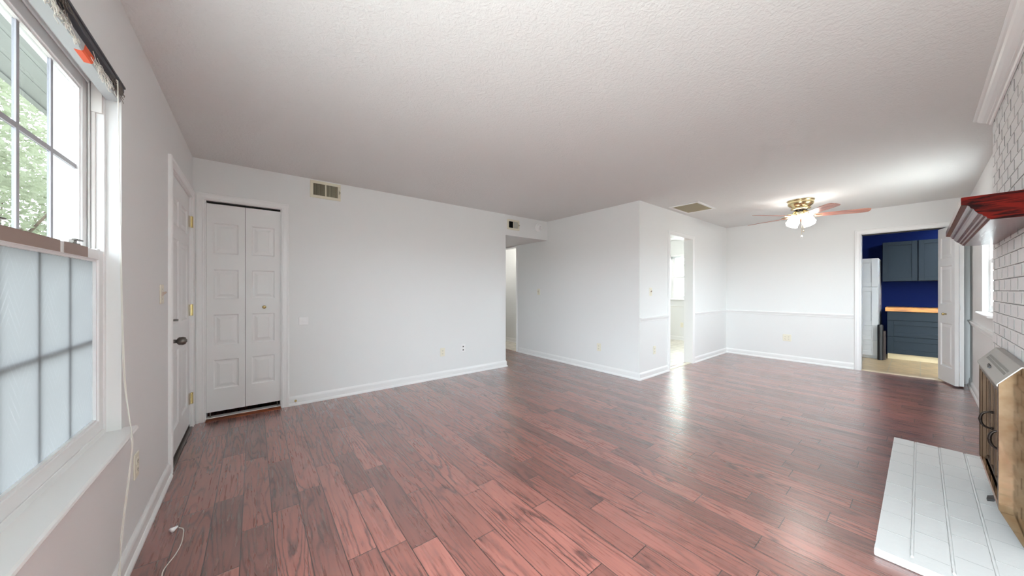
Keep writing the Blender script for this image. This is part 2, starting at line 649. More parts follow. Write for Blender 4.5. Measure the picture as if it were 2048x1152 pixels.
def sweep(bm, path, prof, Mp, side=1):
    """path: 2-D points; prof: (offset to the side, height n); Mp(a, b, n) -> 3-D. Mitred corners."""
    path = [Vector((p[0], p[1])) for p in path]
    rows = []
    for i, p in enumerate(path):
        d0 = (p - path[i - 1]).normalized() if i > 0 else None
        d1 = (path[i + 1] - p).normalized() if i < len(path) - 1 else None
        n0 = Vector((-d0.y, d0.x)) * side if d0 else None
        n1 = Vector((-d1.y, d1.x)) * side if d1 else None
        if n0 is None:
            m = n1
        elif n1 is None:
            m = n0
        else:
            m = (n0 + n1)
            m = m / (m.dot(n1))
        rows.append([bm.verts.new(Mp(*(p + m * o), h)) for o, h in prof])
    k = len(prof)
    for a, b in zip(rows, rows[1:]):
        for i in range(k):
            j = (i + 1) % k
            bm.faces.new((a[i], a[j], b[j], b[i]))
    bm.faces.new(rows[0])
    bm.faces.new(rows[-1][::-1])
    return bm


def wall_mesh(bm, Mp, s0, s1, z0, z1, t, holes):
    """A slab wall (n from 0 to -t) with rectangular holes (sa, sb, za, zb)."""
    S = sorted({s0, s1, *[h[0] for h in holes], *[h[1] for h in holes]})
    Z = sorted({z0, z1, *[h[2] for h in holes], *[h[3] for h in holes]})
    S = [s for s in S if s0 <= s <= s1]
    Z = [z for z in Z if z0 <= z <= z1]

    def solid(i, j):
        if i < 0 or j < 0 or i >= len(S) - 1 or j >= len(Z) - 1:
            return False
        a, b = (S[i] + S[i + 1]) / 2, (Z[j] + Z[j + 1]) / 2
        return not any(h[0] < a < h[1] and h[2] < b < h[3] for h in holes)
    vc = {}

    def V(s, z, n):
        k = (round(s, 5), round(z, 5), n)
        if k not in vc:
            vc[k] = bm.verts.new(Mp(s, z, n))
        return vc[k]
    for i in range(len(S) - 1):
        for j in range(len(Z) - 1):
            if not solid(i, j):
                continue
            a, b, c, d = S[i], S[i + 1], Z[j], Z[j + 1]
            for n in (0.0, -t):
                bm.faces.new((V(a, c, n), V(b, c, n), V(b, d, n), V(a, d, n)))
            if not solid(i - 1, j):
                bm.faces.new((V(a, c, 0.0), V(a, d, 0.0), V(a, d, -t), V(a, c, -t)))
            if not solid(i + 1, j):
                bm.faces.new((V(b, c, 0.0), V(b, d, 0.0), V(b, d, -t), V(b, c, -t)))
            if not solid(i, j - 1):
                bm.faces.new((V(a, c, 0.0), V(b, c, 0.0), V(b, c, -t), V(a, c, -t)))
            if not solid(i, j + 1):
                bm.faces.new((V(a, d, 0.0), V(b, d, 0.0), V(b, d, -t), V(a, d, -t)))
    return bm


def panel_slab(bm, Mp, s0, s1, z0, z1, n0, n1, panels, g=(0.010, 0.022, 0.040), depth=0.008, back=False):
    """Door slab from n0 (back) to n1 (front) with raised panels pressed in the front (and back)."""
    S = sorted({s0, s1, *[p[0] for p in panels], *[p[1] for p in panels]})
    Z = sorted({z0, z1, *[p[2] for p in panels], *[p[3] for p in panels]})
    vc = {}

    def V(s, z, n):
        k = (round(s, 5), round(z, 5), round(n, 5))
        if k not in vc:
            vc[k] = bm.verts.new(Mp(s, z, n))
        return vc[k]

    def face(n, sg, pan):
        for i in range(len(S) - 1):
            for j in range(len(Z) - 1):
                a, b, c, d = S[i], S[i + 1], Z[j], Z[j + 1]
                ms, mz = (a + b) / 2, (c + d) / 2
                hit = [p for p in pan if p[0] < ms < p[1] and p[2] < mz < p[3]]
                if not hit:
                    bm.faces.new((V(a, c, n), V(b, c, n), V(b, d, n), V(a, d, n)))
                    continue
        for p in pan:
            prev = (p[0], p[1], p[2], p[3], n)
            for off, dd in ((g[0], depth), (g[1], depth), (g[2], depth * 0.25)):
                cur = (p[0] + off, p[1] - off, p[2] + off, p[3] - off, n - sg * dd)
                A = [V(prev[0], prev[2], prev[4]), V(prev[1], prev[2], prev[4]), V(prev[1], prev[3], prev[4]), V(prev[0], prev[3], prev[4])]
                B = [V(cur[0], cur[2], cur[4]), V(cur[1], cur[2], cur[4]), V(cur[1], cur[3], cur[4]), V(cur[0], cur[3], cur[4])]
                for k in range(4):
                    bm.faces.new((A[k], A[(k + 1) % 4], B[(k + 1) % 4], B[k]))
                prev = cur
            bm.faces.new((V(prev[0], prev[2], prev[4]), V(prev[1], prev[2], prev[4]), V(prev[1], prev[3], prev[4]), V(prev[0], prev[3], prev[4])))
    face(n1, 1, panels)
    face(n0, -1, panels if back else [])
    if not back:
        pass
    for i in range(len(S) - 1):
        for z in (z0, z1):
            bm.faces.new((V(S[i], z, n0), V(S[i + 1], z, n0), V(S[i + 1], z, n1), V(S[i], z, n1)))
    for j in range(len(Z) - 1):
        for s in (s0, s1):
            bm.faces.new((V(s, Z[j], n0), V(s, Z[j + 1], n0), V(s, Z[j + 1], n1), V(s, Z[j], n1)))
    return bm


# wall frames: Mp(s along the wall, z, n out of the wall into the room)
XL, YB, XJ, YK, XF, YR = -0.44, 4.14, 4.09, 2.37, 7.25, -0.40
ML = lambda s, z, n: (XL + n, s, z)          # left wall
MB = lambda s, z, n: (s, YB - n, z)          # back wall with the closet
MJ = lambda s, z, n: (XJ - n, s, z)          # wall running into the hall
MK = lambda s, z, n: (s, YK - n, z)          # wall with the kitchen opening
MF = lambda s, z, n: (XF - n, s, z)          # dining end wall
MR = lambda s, z, n: (s, YR + n, z)          # right wall
XKW = 8.13
MKW = lambda s, z, n: (XKW - n, s, z)        # kitchen far wall
FLOORM = lambda a, b, n: (a, b, n)


def struct(name, label, bm, m, cat, **kw):
    return tag(obj(name, bm, m, **kw), label, cat, None, 'structure')


# ------------------------------------------------------------------ the shell
TW = 0.165
struct('floor', 'reddish brown hand scraped hardwood plank floor', box(NB(), -0.60, 7.37, -0.56, 6.3, -0.06, 0.0), M_FLOOR, 'floor')
struct('floor_kitchen', 'pale tile floor seen through the white doorway', box(NB(), 4.23, 8.30, 2.50, 6.0, -0.05, 0.004), M_KTILE, 'floor')
struct('floor_pantry', 'beige square tile floor in front of the blue cabinets', box(NB(), 7.31, 9.6, -0.80, 1.45, -0.05, 0.003), M_TILE, 'floor')
struct('ceiling', 'white stomp textured ceiling over the whole room', box(NB(), -0.60, 9.7, -0.56, 6.3, H, H + 0.08), M_CEIL, 'ceiling')

WIN = (0.95, 2.105, 0.634, 2.085)
RWIN = (5.00, 5.93, 1.00, 2.08)
LWIN_ADDED = (-0.34, 0.84, 0.30, 2.085)  # unseen window, added to bring daylight into the living area
KWIN = (2.95, 3.88, 1.00, 2.10)
DOOR1 = (3.115, 4.03, -0.0, 2.05)
CLOS = (-0.355, 0.219, 0.0, 2.065)
KOP = (4.935, 5.725, 0.0, 2.068)
POP = (-0.36, 0.564, 0.0, 2.072)
HOP = (5.0, 5.75, 0.0, 2.085)

struct('wall_left', 'off white wall on the left with the window and front door', wall_mesh(NB(), ML, -0.56, YB + 0.12, 0, H, TW, [WIN, LWIN_ADDED, DOOR1]), M_WALL, 'wall')
struct('wall_back', 'off white wall holding the closet doors, below two air vents',
       wall_mesh(NB(), MB, XL, XJ, 0, H, 0.12, [CLOS, (3.16, XJ + 1, -1, 2.108)]), M_WALL, 'wall')
struct('wall_hall', 'off white wall that runs back from the outside corner into the hall', wall_mesh(NB(), MJ, YK, 6.3, 0, H, 0.13, [HOP]), M_WALL, 'wall')
struct('wall_kitchen', 'off white dining wall with the open doorway to the kitchen', wall_mesh(NB(), MK, XJ + 0.13, XF + 0.12, 0, H, 0.13, [KOP]), M_WALL, 'wall')
struct('wall_dining', 'off white end wall behind the ceiling fan', wall_mesh(NB(), MF, YR - 0.16, YK, 0, H, 0.12, [POP]), M_WALL, 'wall')
struct('wall_right', 'off white wall on the right beyond the brick chimney', wall_mesh(NB(), MR, XL, XF, 0, H, TW, [RWIN]), M_WALL, 'wall')
bm = NB()
box(bm, 3.16, XJ, YB + 0.12, 6.3, 2.108, H - 0.001)
struct('ceiling_hall', 'lowered off white ceiling of the short hall', bm, M_WALL, 'ceiling')
bm = NB()
box(bm, 3.04, 3.16, YB + 0.12, 6.3, 0, H)
struct('wall_passage', 'off white side wall inside the hall', bm, M_WALL, 'wall')
struct('wall_passage_end', 'off white end wall of the hall', box(NB(), 3.16, XJ, 6.2, 6.3, 0, 2.108), M_WALL, 'wall')
# closet box, hall room, kitchen, pantry
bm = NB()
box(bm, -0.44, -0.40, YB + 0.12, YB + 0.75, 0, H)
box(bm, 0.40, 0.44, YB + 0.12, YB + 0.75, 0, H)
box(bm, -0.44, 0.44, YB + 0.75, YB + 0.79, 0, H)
struct('wall_closet', 'closet interior coloured black for the shade behind the folding doors', bm, M_DARK, 'wall')  # black walls stand in for the shade inside the closet
bm = NB()
box(bm, 4.75, 4.83, 4.6, 6.3, 0, H)
box(bm, 4.22, 4.75, 4.6, 4.68, 0, H)
box(bm, 4.22, 4.75, 6.22, 6.3, 0, H)
struct('wall_bath', 'bright white wall inside the room off the hall', bm, M_WALL, 'wall')
struct('floor_bath', 'pale floor inside the room off the hall', box(NB(), 4.10, 4.75, 4.68, 6.22, -0.05, 0.003), M_KTILE, 'floor')
struct('wall_kitchen_far', 'off white kitchen wall with a window', wall_mesh(NB(), MKW, 2.50, 4.6, 0, H, TW, [KWIN]), M_WALL, 'wall')
bm = NB()
box(bm, 4.83, 8.3, 4.6, 4.72, 0, H)
box(bm, 7.37, 8.13, 2.37, 2.49, 0, H)
struct('wall_kitchen_side', 'off white side walls of the kitchen', bm, M_WALL, 'wall')
bm = NB()
box(bm, 9.45, 9.55, -0.80, 1.45, 0, H)
struct('wall_pantry', 'dark navy blue wall behind the slate cabinets', bm, M_NAVY, 'wall')
struct('wall_pantry_right', 'navy blue side wall of the pantry behind the folded door', box(NB(), 7.37, 9.45, -0.80, -0.70, 0, H), M_NAVY, 'wall')
struct('wall_pantry_left', 'navy blue side wall of the pantry behind the tall cabinet', box(NB(), 7.37, 9.45, 1.35, 1.45, 0, H), M_NAVY, 'wall')

# baseboards, chair rails, crown
BASE = [(0, 0), (0.024, 0), (0.024, 0.012), (0.017, 0.024), (0.013, 0.027), (0.013, 0.072), (0.010, 0.084), (0.005, 0.092), (0.002, 0.098), (0, 0.098)]
RAIL = [(0, 0.785), (0.007, 0.785), (0.010, 0.792), (0.010, 0.803), (0.016, 0.810), (0.020, 0.824), (0.024, 0.829), (0.024, 0.838), (0.018, 0.844), (0, 0.844)]


def base(name, path, side, label, prof=BASE):
    struct(name, label, sweep(NB(), path, prof, FLOORM, side), M_TRIM, 'baseboard' if prof is BASE else 'trim', bevel=0.0)


base('baseboard_left', [(XL, -0.39), (XL, 3.05)], -1, 'white baseboard under the left window')
base('baseboard_back', [(0.287, YB), (3.16, YB), (3.16, YB + 1.9)], -1, 'white baseboard along the wall beside the folding closet doors')
base('baseboard_hall', [(XJ, 4.935), (XJ, YK), (4.875, YK)], -1, 'white baseboard wrapping the outside corner of the hall wall')
base('baseboard_kitchen', [(5.79, YK), (XF, YK), (XF, 0.640)], -1, 'white baseboard around the inside corner of the dining area')
base('baseboard_right', [(XF, -0.399), (XF, YR), (4.06, YR)], -1, 'white baseboard at the foot of the right wall beyond the fireplace')
base('baseboard_bath', [(4.75, 4.70), (4.75, 6.2)], 1, 'white baseboard in the bright room off the hall')
base('baseboard_kitchen_far', [(XKW, 4.58), (XKW, 2.51)], -1, 'white baseboard under the kitchen window')
base('trim_1', [(XJ, YK), (4.873, YK)], -1, 'white chair rail left of the kitchen doorway', RAIL)
base('trim_2', [(5.79, YK), (XF, YK), (XF, 0.640)], -1, 'white chair rail around the inside corner of the dining area', RAIL)
base('trim_3', [(XF, YR), (4.06, YR)], -1, 'white chair rail under the small right window', RAIL)
base('trim_4', [(XKW, 4.58), (XKW, 2.51)], -1, 'white chair rail under the kitchen window', RAIL)

CAS = [(0, 0), (0, 0.012), (0.006, 0.016), (0.014, 0.017), (0.020, 0.013), (0.044, 0.015), (0.052, 0.019), (0.062, 0.019), (0.066, 0.014), (0.066, 0)]


def casing(name, Mp, h, label, side=1, left=True, right=True, wl=1.0, bottom=0.0):
    """Three-sided casing around the opening h."""
    path = [(h[0], bottom), (h[0], h[3]), (h[1], h[3]), (h[1], bottom)]
    struct(name, label, sweep(NB(), path, [(o * wl, n) for o, n in CAS], Mp, side), M_TRIM, 'door trim')


casing('trim_5', ML, (3.118, 4.040, 0, 2.050), 'white casing around the front door on the left wall')
casing('trim_6', MB, (-0.358, 0.222, 0, 2.062), 'white casing around the folding closet doors')
casing('trim_7', MK, (4.938, 5.722, 0, 2.062), 'white casing around the kitchen doorway')
casing('trim_9', MJ, (5.0, 5.75, 0, 2.078), 'white casing around the doorway in the hall', wl=0.40)
# dining end wall: the right leg is squeezed into the corner
bm = NB()
sweep(bm, [(0.564, 0), (0.564, 2.072), (-0.352, 2.072)], CAS, MF, -1)
mbox(bm, MF, -0.399, -0.352, 0, 2.135, 0, 0.017)
struct('trim_8', 'white casing around the opening to the blue pantry', bm, M_TRIM, 'door trim')
# jambs (linings) of the cased openings
bm = NB()
for Mp, h, t in ((MK, KOP, 0.13), (MF, POP, 0.12), (MJ, HOP, 0.13), (MB, CLOS, 0.12)):
    mbox(bm, Mp, h[0] - 0.001, h[0] + 0.004, 0, h[3], -t - 0.002, 0.001)
    mbox(bm, Mp, h[1] - 0.004, h[1] + 0.001, 0, h[3], -t - 0.002, 0.001)
    mbox(bm, Mp, h[0] + 0.004, h[1] - 0.004, h[3] - 0.004, h[3] + 0.001, -t - 0.002, 0.001)
struct('trim_10', 'white linings inside the door openings', bm, M_TRIM, 'door trim')

# ------------------------------------------------------------------ windows
def window(name, label, Mp, W, frost=False, cols=5, rows=2, depth=0.165, rail=None, pane=None):
    pane = pane or M_GLASS
    s0, s1, z0, z1 = W
    root = thing(name, label, 'window', Mp((s0 + s1) / 2, z0, -0.08), kind='structure')
    f = NB()
    fw = 0.018
    for a, b in ((s0, s0 + fw), (s1 - fw, s1)):
        mbox(f, Mp, a, b, z0, z1, -depth, -0.042)
    mbox(f, Mp, s0 + fw, s1 - fw, z1 - fw, z1, -depth, -0.042)
    mbox(f, Mp, s0 + fw, s1 - fw, z0 - 0.01, z0 + 0.022, -depth, -0.042)
    # parting ridges and the outer stop that the sashes run in
    for a, b in ((s0 + fw, s0 + fw + 0.012), (s1 - fw - 0.012, s1 - fw)):
        mbox(f, Mp, a, b, z0 + 0.02, z1 - fw, -0.083, -0.077)
    for a, b in ((s0 + fw, s0 + fw + 0.030), (s1 - fw - 0.030, s1 - fw)):
        mbox(f, Mp, a, b, z0 + 0.02, z1 - fw, -depth, -0.120)
    mbox(f, Mp, s0 + fw + 0.012, s1 - fw - 0.012, z1 - fw - 0.012, z1 - fw, -0.083, -0.077)
    obj('frame', f, M_VINYL, root, bevel=0.0015, seg=1)
    zm = rail if rail else (z0 + z1) / 2
    a, b = s0 + fw + 0.001, s1 - fw - 0.001
    # balance covers in the empty inner track
    bc = NB()
    for q, (p0, p1) in enumerate(((a, a + 0.013), (b - 0.013, b))):
        mbox(bc, Mp, p0, p1, z1 - 0.14, z1 - fw, -0.074, -0.045)
        pr = (p0, p0 + 0.008) if q == 0 else (p1 - 0.008, p1)
        mbox(bc, Mp, pr[0], pr[1], zm + 0.005, z1 - 0.14, -0.074, -0.064)
    obj('balance_cover', bc, M_VINYLB, root, bevel=0.001, seg=1)

    def sash(nm, za, zb, na, nb, rt, rb, glassm, barn, stile=0.045):
        m = NB()
        mbox(m, Mp, a, a + stile, za, zb, na, nb)
        mbox(m, Mp, b - stile, b, za, zb, na, nb)
        mbox(m, Mp, a + stile, b - stile, zb - rt, zb, na, nb)
        mbox(m, Mp, a + stile, b - stile, za, za + rb, na, nb)
        so = obj(nm, m, M_VINYL, root, bevel=0.0025)
        # glazing bead
        bd = NB()
        ga, gb, gz0, gz1 = a + stile, b - stile, za + rb, zb - rt
        nc = (na + nb) / 2
        for q in ((ga, ga + 0.008, gz0, gz1), (gb - 0.008, gb, gz0, gz1), (ga + 0.008, gb - 0.008, gz0, gz0 + 0.008), (ga + 0.008, gb - 0.008, gz1 - 0.008, gz1)):
            mbox(bd, Mp, q[0], q[1], q[2], q[3], nc - 0.006, nb - 0.006)
        obj('glazing_bead', bd, M_VINYL, so)
        g = NB()
        mbox(g, Mp, ga, gb, gz0, gz1, nc - 0.0015, nc + 0.0015)
        if glassm is not M_FROST:
            g.free()
            g = NB()
            v = [g.verts.new(Mp(*p)) for p in ((ga, gz0, nc), (gb, gz0, nc), (gb, gz1, nc), (ga, gz1, nc))]
            g.faces.new(v)
        else:
            g.free()
            g = NB()
            v = [g.verts.new(Mp(*p)) for p in ((ga, gz0, nc), (gb, gz0, nc), (gb, gz1, nc), (ga, gz1, nc))]
            g.faces.new(v)
        obj('glass', g, glassm, so)
        bars = NB()
        for i in range(1, cols):
            s = ga + (gb - ga) * i / cols
            mbox(bars, Mp, s - 0.008, s + 0.008, gz0, gz1, barn - 0.004, barn + 0.004)
        for j in range(1, rows):
            z = gz0 + (gz1 - gz0) * j / rows
            mbox(bars, Mp, ga, gb, z - 0.008, z + 0.008, barn - 0.0038, barn + 0.0038)
        obj('muntin', bars, M_VINYL if not frost else M_GRILLE, so)
        return so
    low = sash('lower_sash', z0 + 0.022, zm + 0.004, -0.075, -0.045, 0.038, 0.046, M_FROST if frost else pane, -0.074 if frost else -0.060)
    up = sash('upper_sash', zm - 0.030, z1 - fw - 0.002, -0.117, -0.085, 0.050, 0.038, M_TINT if frost else pane, -0.101, 0.05)
    return root, low, up


w1, w1low, w1up = window('window_1', 'large white double hung window at the left with frosted lower pane', ML, WIN, frost=True, cols=5, rail=1.379)
# taupe strips and locks on the meeting rail
for a, b in ((0.99, 1.705), (1.735, 1.925)):
    bm = NB()
    mbox(bm, ML, a, b, 1.347, 1.384, -0.0445, -0.0435)
    mbox(bm, ML, a, b, 1.3835, 1.3845, -0.072, -0.0435)
    tag(obj('rail_strip', bm, M_TAUPE, w1low), 'taupe strip on the rail')
for s in (1.39, 1.862):
    bm = NB()
    mbox(bm, ML, s - 0.030, s + 0.030, 1.384, 1.392, -0.070, -0.052)
    mbox(bm, ML, s - 0.012, s + 0.012, 1.392, 1.402, -0.068, -0.055)
    mbox(bm, ML, s - 0.005, s + 0.050, 1.402, 1.407, -0.064, -0.050)
    tag(obj('sash_lock', bm, M_PEWTER, w1low, bevel=0.0015, seg=1), 'grey metal sash lock')
bm = NB()
mbox(bm, ML, 2.045, 2.075, 1.383, 1.390, -0.068, -0.050)
obj('tilt_latch', bm, M_WHITEP, w1low, bevel=0.002)
window('window_2', 'small bright window on the right wall behind the chimney', MR, RWIN, cols=3, pane=M_TINT2)
window('window_added', 'unseen clear window added beside the large left window for daylight', ML, LWIN_ADDED, cols=4)
wk, _, _ = window('window_3', 'kitchen window seen through the white doorway', MKW, KWIN, cols=1, rows=1)


def stool(name, Mp, W, label, parent=None, over=0.028, front=0.045, apron=False):
    s0, s1, z0, _ = W
    prof = [(-0.042, z0 - 0.020), (front - 0.008, z0 - 0.020), (front - 0.002, z0 - 0.017), (front, z0 - 0.011), (front - 0.002, z0 - 0.004), (front - 0.008, z0 + 0.0005), (-0.042, z0 + 0.0005)]
    bm = NB()
    # between the jambs, full depth; outside them, in front of the wall only
    prism(bm, [Mp(s0, z, n) for n, z in prof], [Mp(s1, z, n) for n, z in prof])
    horn = [(max(n, 0.0), z) for n, z in prof]
    prism(bm, [Mp(s1, z, n) for n, z in horn], [Mp(s1 + over, z, n * 0.97) for n, z in horn])
    prism(bm, [Mp(s0 - over, z, n * 0.97) for n, z in horn], [Mp(s0, z, n) for n, z in horn])
    if apron:
        mbox(bm, Mp, s0 - 0.02, s1 + 0.02, z0 - 0.08, z0 - 0.02, 0, 0.014)
    return struct(name, label, bm, M_TRIM, 'window sill')


stool('trim_11', ML, WIN, 'white window sill under the large left window')
stool('trim_12', MR, RWIN, 'white window sill of the small right window')
stool('trim_13', MKW, KWIN, 'white sill of the kitchen window')
stool('trim_14', ML, LWIN_ADDED, 'white sill of the added unseen window beside the large left window')

# raised kitchen blind
t = thing('kitchen_blind', 'raised grey blind at the top of the kitchen window', 'window blind', (XKW + 0.02, 3.41, 2.02))
bm = NB()
mbox(bm, MKW, 2.96, 3.87, 2.055, 2.098, -0.040, 0.0)
obj('headrail', bm, M_WHITEP, t)
bm = NB()
for i in range(6):
    mbox(bm, MKW, 2.965, 3.865, 2.000 + i * 0.009, 2.004 + i * 0.009, -0.040, -0.004)
obj('slats', bm, M_RAIL, t)

# ------------------------------------------------------------------ raised mini blind at the left window
t = thing('window_blind', 'dark grey mini blind pulled up to the top of the left window', 'window blind', (XL, 1.53, 2.01))
bm = NB()
mbox(bm, ML, 0.965, 2.098, 2.057, 2.083, -0.038, 0.009)
mbox(bm, ML, 0.965, 2.100, 2.074, 2.083, -0.038, 0.013)
obj('headrail', bm, M_SLAT, t, bevel=0.0012, seg=1)
bm = NB()
for i in range(7):
    z = 2.037 + i * 0.0029
    o = 0.0006 * (i % 2)
    mbox(bm, ML, 0.97 - o, 2.092 + o * 2, z, z + 0.0019, -0.040, 0.003 + 0.0008 * i)
obj('slats', bm, M_SLAT, t)
bm = NB()
prof = [(-0.040, 2.012), (-0.004, 2.012), (0.000, 2.016), (0.003, 2.036), (-0.040, 2.036)]
prism(bm, [ML(0.97, z, n) for n, z in prof], [ML(2.094, z, n) for n, z in prof])
obj('bottom_rail', bm, M_RAIL, t)
bm = NB()
prof = [(-0.020, 2.0112), (-0.0035, 2.0112), (0.0008, 2.0155), (0.0036, 2.0345), (0.0030, 2.0345), (0.0002, 2.016), (-0.004, 2.0119), (-0.020, 2.0119)]
prism(bm, [ML(1.715, z, n) for n, z in prof], [ML(1.795, z, n) for n, z in prof])
tag(obj('warning_label', bm, M_ORANGE, t), 'orange warning label')
rng = random.Random(3)


def tangle(y0, y1, z0, z1, n0, n1, count, r, m, nm, lab):
    bm = NB()
    for _ in range(count):
        p = Vector((rng.uniform(n0, n1), rng.uniform(y0, y1), rng.uniform(z0, z1)))
        pts = []
        for k in range(5):
            pts.append(ML(p.y, p.z, p.x))
            p = p + Vector((rng.uniform(-0.004, 0.004), rng.uniform(-0.035, 0.035), rng.uniform(-0.014, 0.012)))
            p.x = min(max(p.x, n0), n1)
        tube(bm, spline(pts, 4), r, 5)
    tag(obj(nm, bm, m, t, smooth=True), lab)


tangle(1.80, 1.96, 2.008, 2.026, 0.002, 0.010, 30, 0.0009, M_CORD, 'lift_cord', 'tangled white lift cord')
tangle(1.36, 1.60, 2.008, 2.024, 0.002, 0.009, 26, 0.0009, M_CORD, 'lift_cord', 'tangled white lift cord')
tangle(1.96, 2.05, 2.030, 2.066, 0.006, 0.014, 22, 0.0011, M_STRAW, 'frayed_cord', 'frayed grey cord')
tangle(1.40, 1.56, 2.036, 2.072, 0.006, 0.015, 26, 0.0011, M_STRAW, 'frayed_cord', 'frayed grey cord')
tangle(1.52, 1.66, 2.003, 2.016, 0.000, 0.006, 8, 0.0012, M_CORD, 'lift_cord', 'tangled white lift cord')
bm = NB()
tube(bm, spline([(-0.428, 1.985, 2.06), (-0.426, 1.995, 2.00), (-0.428, 2.02, 1.70), (-0.430, 2.06, 1.30), (-0.430, 2.085, 1.00), (-0.425, 2.095, 0.80), (-0.405, 2.06, 0.655),
             (-0.389, 2.00, 0.632), (-0.386, 1.99, 0.60), (-0.395, 1.985, 0.45), (-0.405, 1.965, 0.30), (-0.408, 1.93, 0.16), (-0.412, 1.90, 0.06), (-0.411, 1.88, 0.03)], 8), 0.0019, 6)
tube(bm, spline([(-0.426, 1.990, 2.06), (-0.428, 2.005, 1.98), (-0.433, 2.04, 1.60), (-0.434, 2.075, 1.20), (-0.432, 2.090, 0.90), (-0.420, 2.09, 0.72), (-0.400, 2.04, 0.650),
             (-0.388, 1.98, 0.630), (-0.384, 1.965, 0.58), (-0.398, 1.955, 0.40), (-0.410, 1.955, 0.26), (-0.414, 1.965, 0.16), (-0.410, 1.95, 0.08), (-0.410, 1.93, 0.03)], 8), 0.0019, 6)
tag(obj('pull_cord', bm, M_CORD, t, smooth=True), 'pale pull cord hanging over the sill')

t = thing('cord_tassel', 'white cord end with a bell shaped tassel lying on the floor below the left window', 'cord', (-0.31, 2.35, 0.0))
T = Matrix.Translation((-0.318, 2.362, 0.011)) @ Matrix.Rotation(radians(35), 4, 'Z') @ Matrix.Rotation(radians(78), 4, 'Y')
obj('tassel', lathe(NB(), [(0.0, -0.016), (0.013, -0.016), (0.013, -0.010), (0.007, 0.004), (0.004, 0.014), (0.0, 0.014)], T, 16), M_WHITEP, t, smooth=True)
obj('cord', tube(NB(), spline([(-0.302, 2.36, 0.010), (-0.285, 2.345, 0.004), (-0.278, 2.30, 0.003), (-0.275, 2.22, 0.003), (-0.285, 2.14, 0.003), (-0.31, 2.05, 0.003), (-0.30, 1.97, 0.003)], 6), 0.0022, 6), M_CORD, t, smooth=True)


# ------------------------------------------------------------------ doors
def leafpan(s0, s1, zs, e=0.065):
    return [(s0 + e, s1 - e, a, b) for a, b in zs]


d1 = thing('door_1', 'white panelled front door on the left wall with pewter knob', 'door', (XL, 3.575, 0), kind='structure')
pan = []
for a, b in ((3.118 + 0.12, 3.118 + 0.40), (3.118 + 0.52, 3.118 + 0.80)):
    pan += [(a, b, 0.22, 0.78), (a, b, 0.98, 1.60), (a, b, 1.70, 1.90)]
bm = NB()
panel_slab(bm, ML, 3.125, 4.025, 0.035, 2.044, -0.055, -0.010, pan, g=(0.012, 0.026, 0.050), depth=0.009)
obj('door_slab', bm, M_DOOR, d1)
bm = NB()
mbox(bm, ML, 3.125, 4.025, 0.012, 0.036, -0.050, -0.008)
tag(obj('door_sweep', bm, M_BROWNB, d1), 'dark rubber sweep')
bm = NB()
mbox(bm, ML, 3.118, 4.030, 0.0, 0.014, -0.10, 0.012)
tag(obj('threshold', bm, M_PEWTER, d1, bevel=0.004), 'grey metal threshold')
bm = NB()
mbox(bm, ML, 4.0265, 4.040, 0, 2.052, -TW + 0.002, 0.002)
mbox(bm, ML, 3.112, 3.1235, 0, 2.052, -TW + 0.002, 0.002)
mbox(bm, ML, 3.112, 4.040, 2.0465, 2.052, -TW + 0.002, 0.0022)
obj('door_jamb', bm, M_TRIM, d1)
bm = NB()
mbox(bm, ML, 3.10, 4.06, 0, 2.06, -TW - 0.02, -TW + 0.02)
obj('storm_panel', bm, M_DARK, d1)
for z in (0.264, 1.047, 1.830):
    bm = NB()
    tube(bm, [ML(4.032, z - 0.05, 0.001), ML(4.032, z + 0.05, 0.001)], 0.007, 10)
    mbox(bm, ML, 3.998, 4.0255, z - 0.05, z + 0.05, -0.0095, -0.0065)
    mbox(bm, ML, 4.033, 4.060, z - 0.05, z + 0.05, 0.000, 0.0145)
    tag(obj('hinge', bm, M_BRASS, d1, bevel=0.001, seg=1), 'brass butt hinge')
RX = Matrix.Rotation(radians(90), 4, 'Y')          # local z -> +x
T = Matrix.Translation((XL - 0.012, 3.185, 0.872)) @ RX
k = obj('knob', lathe(NB(), [(0, 0), (0.033, 0), (0.033, 0.006), (0.026, 0.012), (0.014, 0.014), (0.012, 0.034), (0.019, 0.038), (0.027, 0.046), (0.028, 0.066), (0.024, 0.078), (0.012, 0.082), (0.010, 0.086), (0, 0.086)], T, 24), M_PEWTER, d1, smooth=True)
tag(k, 'pewter door knob')
T = Matrix.Translation((XL - 0.012, 3.185, 1.018)) @ RX
bm = lathe(NB(), [(0, 0), (0.031, 0), (0.031, 0.005), (0.026, 0.011), (0, 0.013)], T, 24)
mbox(bm, ML, 3.170, 3.200, 1.011, 1.024, 0.0, 0.030)
tag(obj('deadbolt', bm, M_PEWTER, d1, bevel=0.001, seg=1), 'pewter deadbolt with thumb turn')

d2 = thing('door_2', 'white folding closet door with two four panel leaves', 'door', (-0.068, YB, 0), kind='structure')
PZ = ((0.285, 0.560), (0.700, 0.990), (1.140, 1.420), (1.570, 1.860))
for s0, s1 in ((-0.350, -0.0705), (-0.0675, 0.214)):
    bm = NB()
    panel_slab(bm, MB, s0, s1, 0.072, 2.040, -0.052, -0.018, leafpan(s0, s1, PZ, 0.048), g=(0.010, 0.022, 0.046), depth=0.009)
    lf = obj('door_leaf', bm, M_DOOR, d2)
T = Matrix.Translation((0.080, YB + 0.020, 1.052)) @ Matrix.Rotation(radians(90), 4, 'X')
tag(obj('knob', lathe(NB(), [(0, 0), (0.012, 0), (0.010, 0.006), (0.007, 0.014), (0.014, 0.020), (0.017, 0.028), (0.014, 0.036), (0.006, 0.040), (0, 0.040)], T, 20), M_BRASS, d2, smooth=True), 'small brass knob')
bm = NB()
mbox(bm, MB, -0.350, 0.214, 2.052, 2.062, -0.055, -0.012)
tag(obj('track', bm, M_SLOT, d2), 'dark door track')
bm = NB()
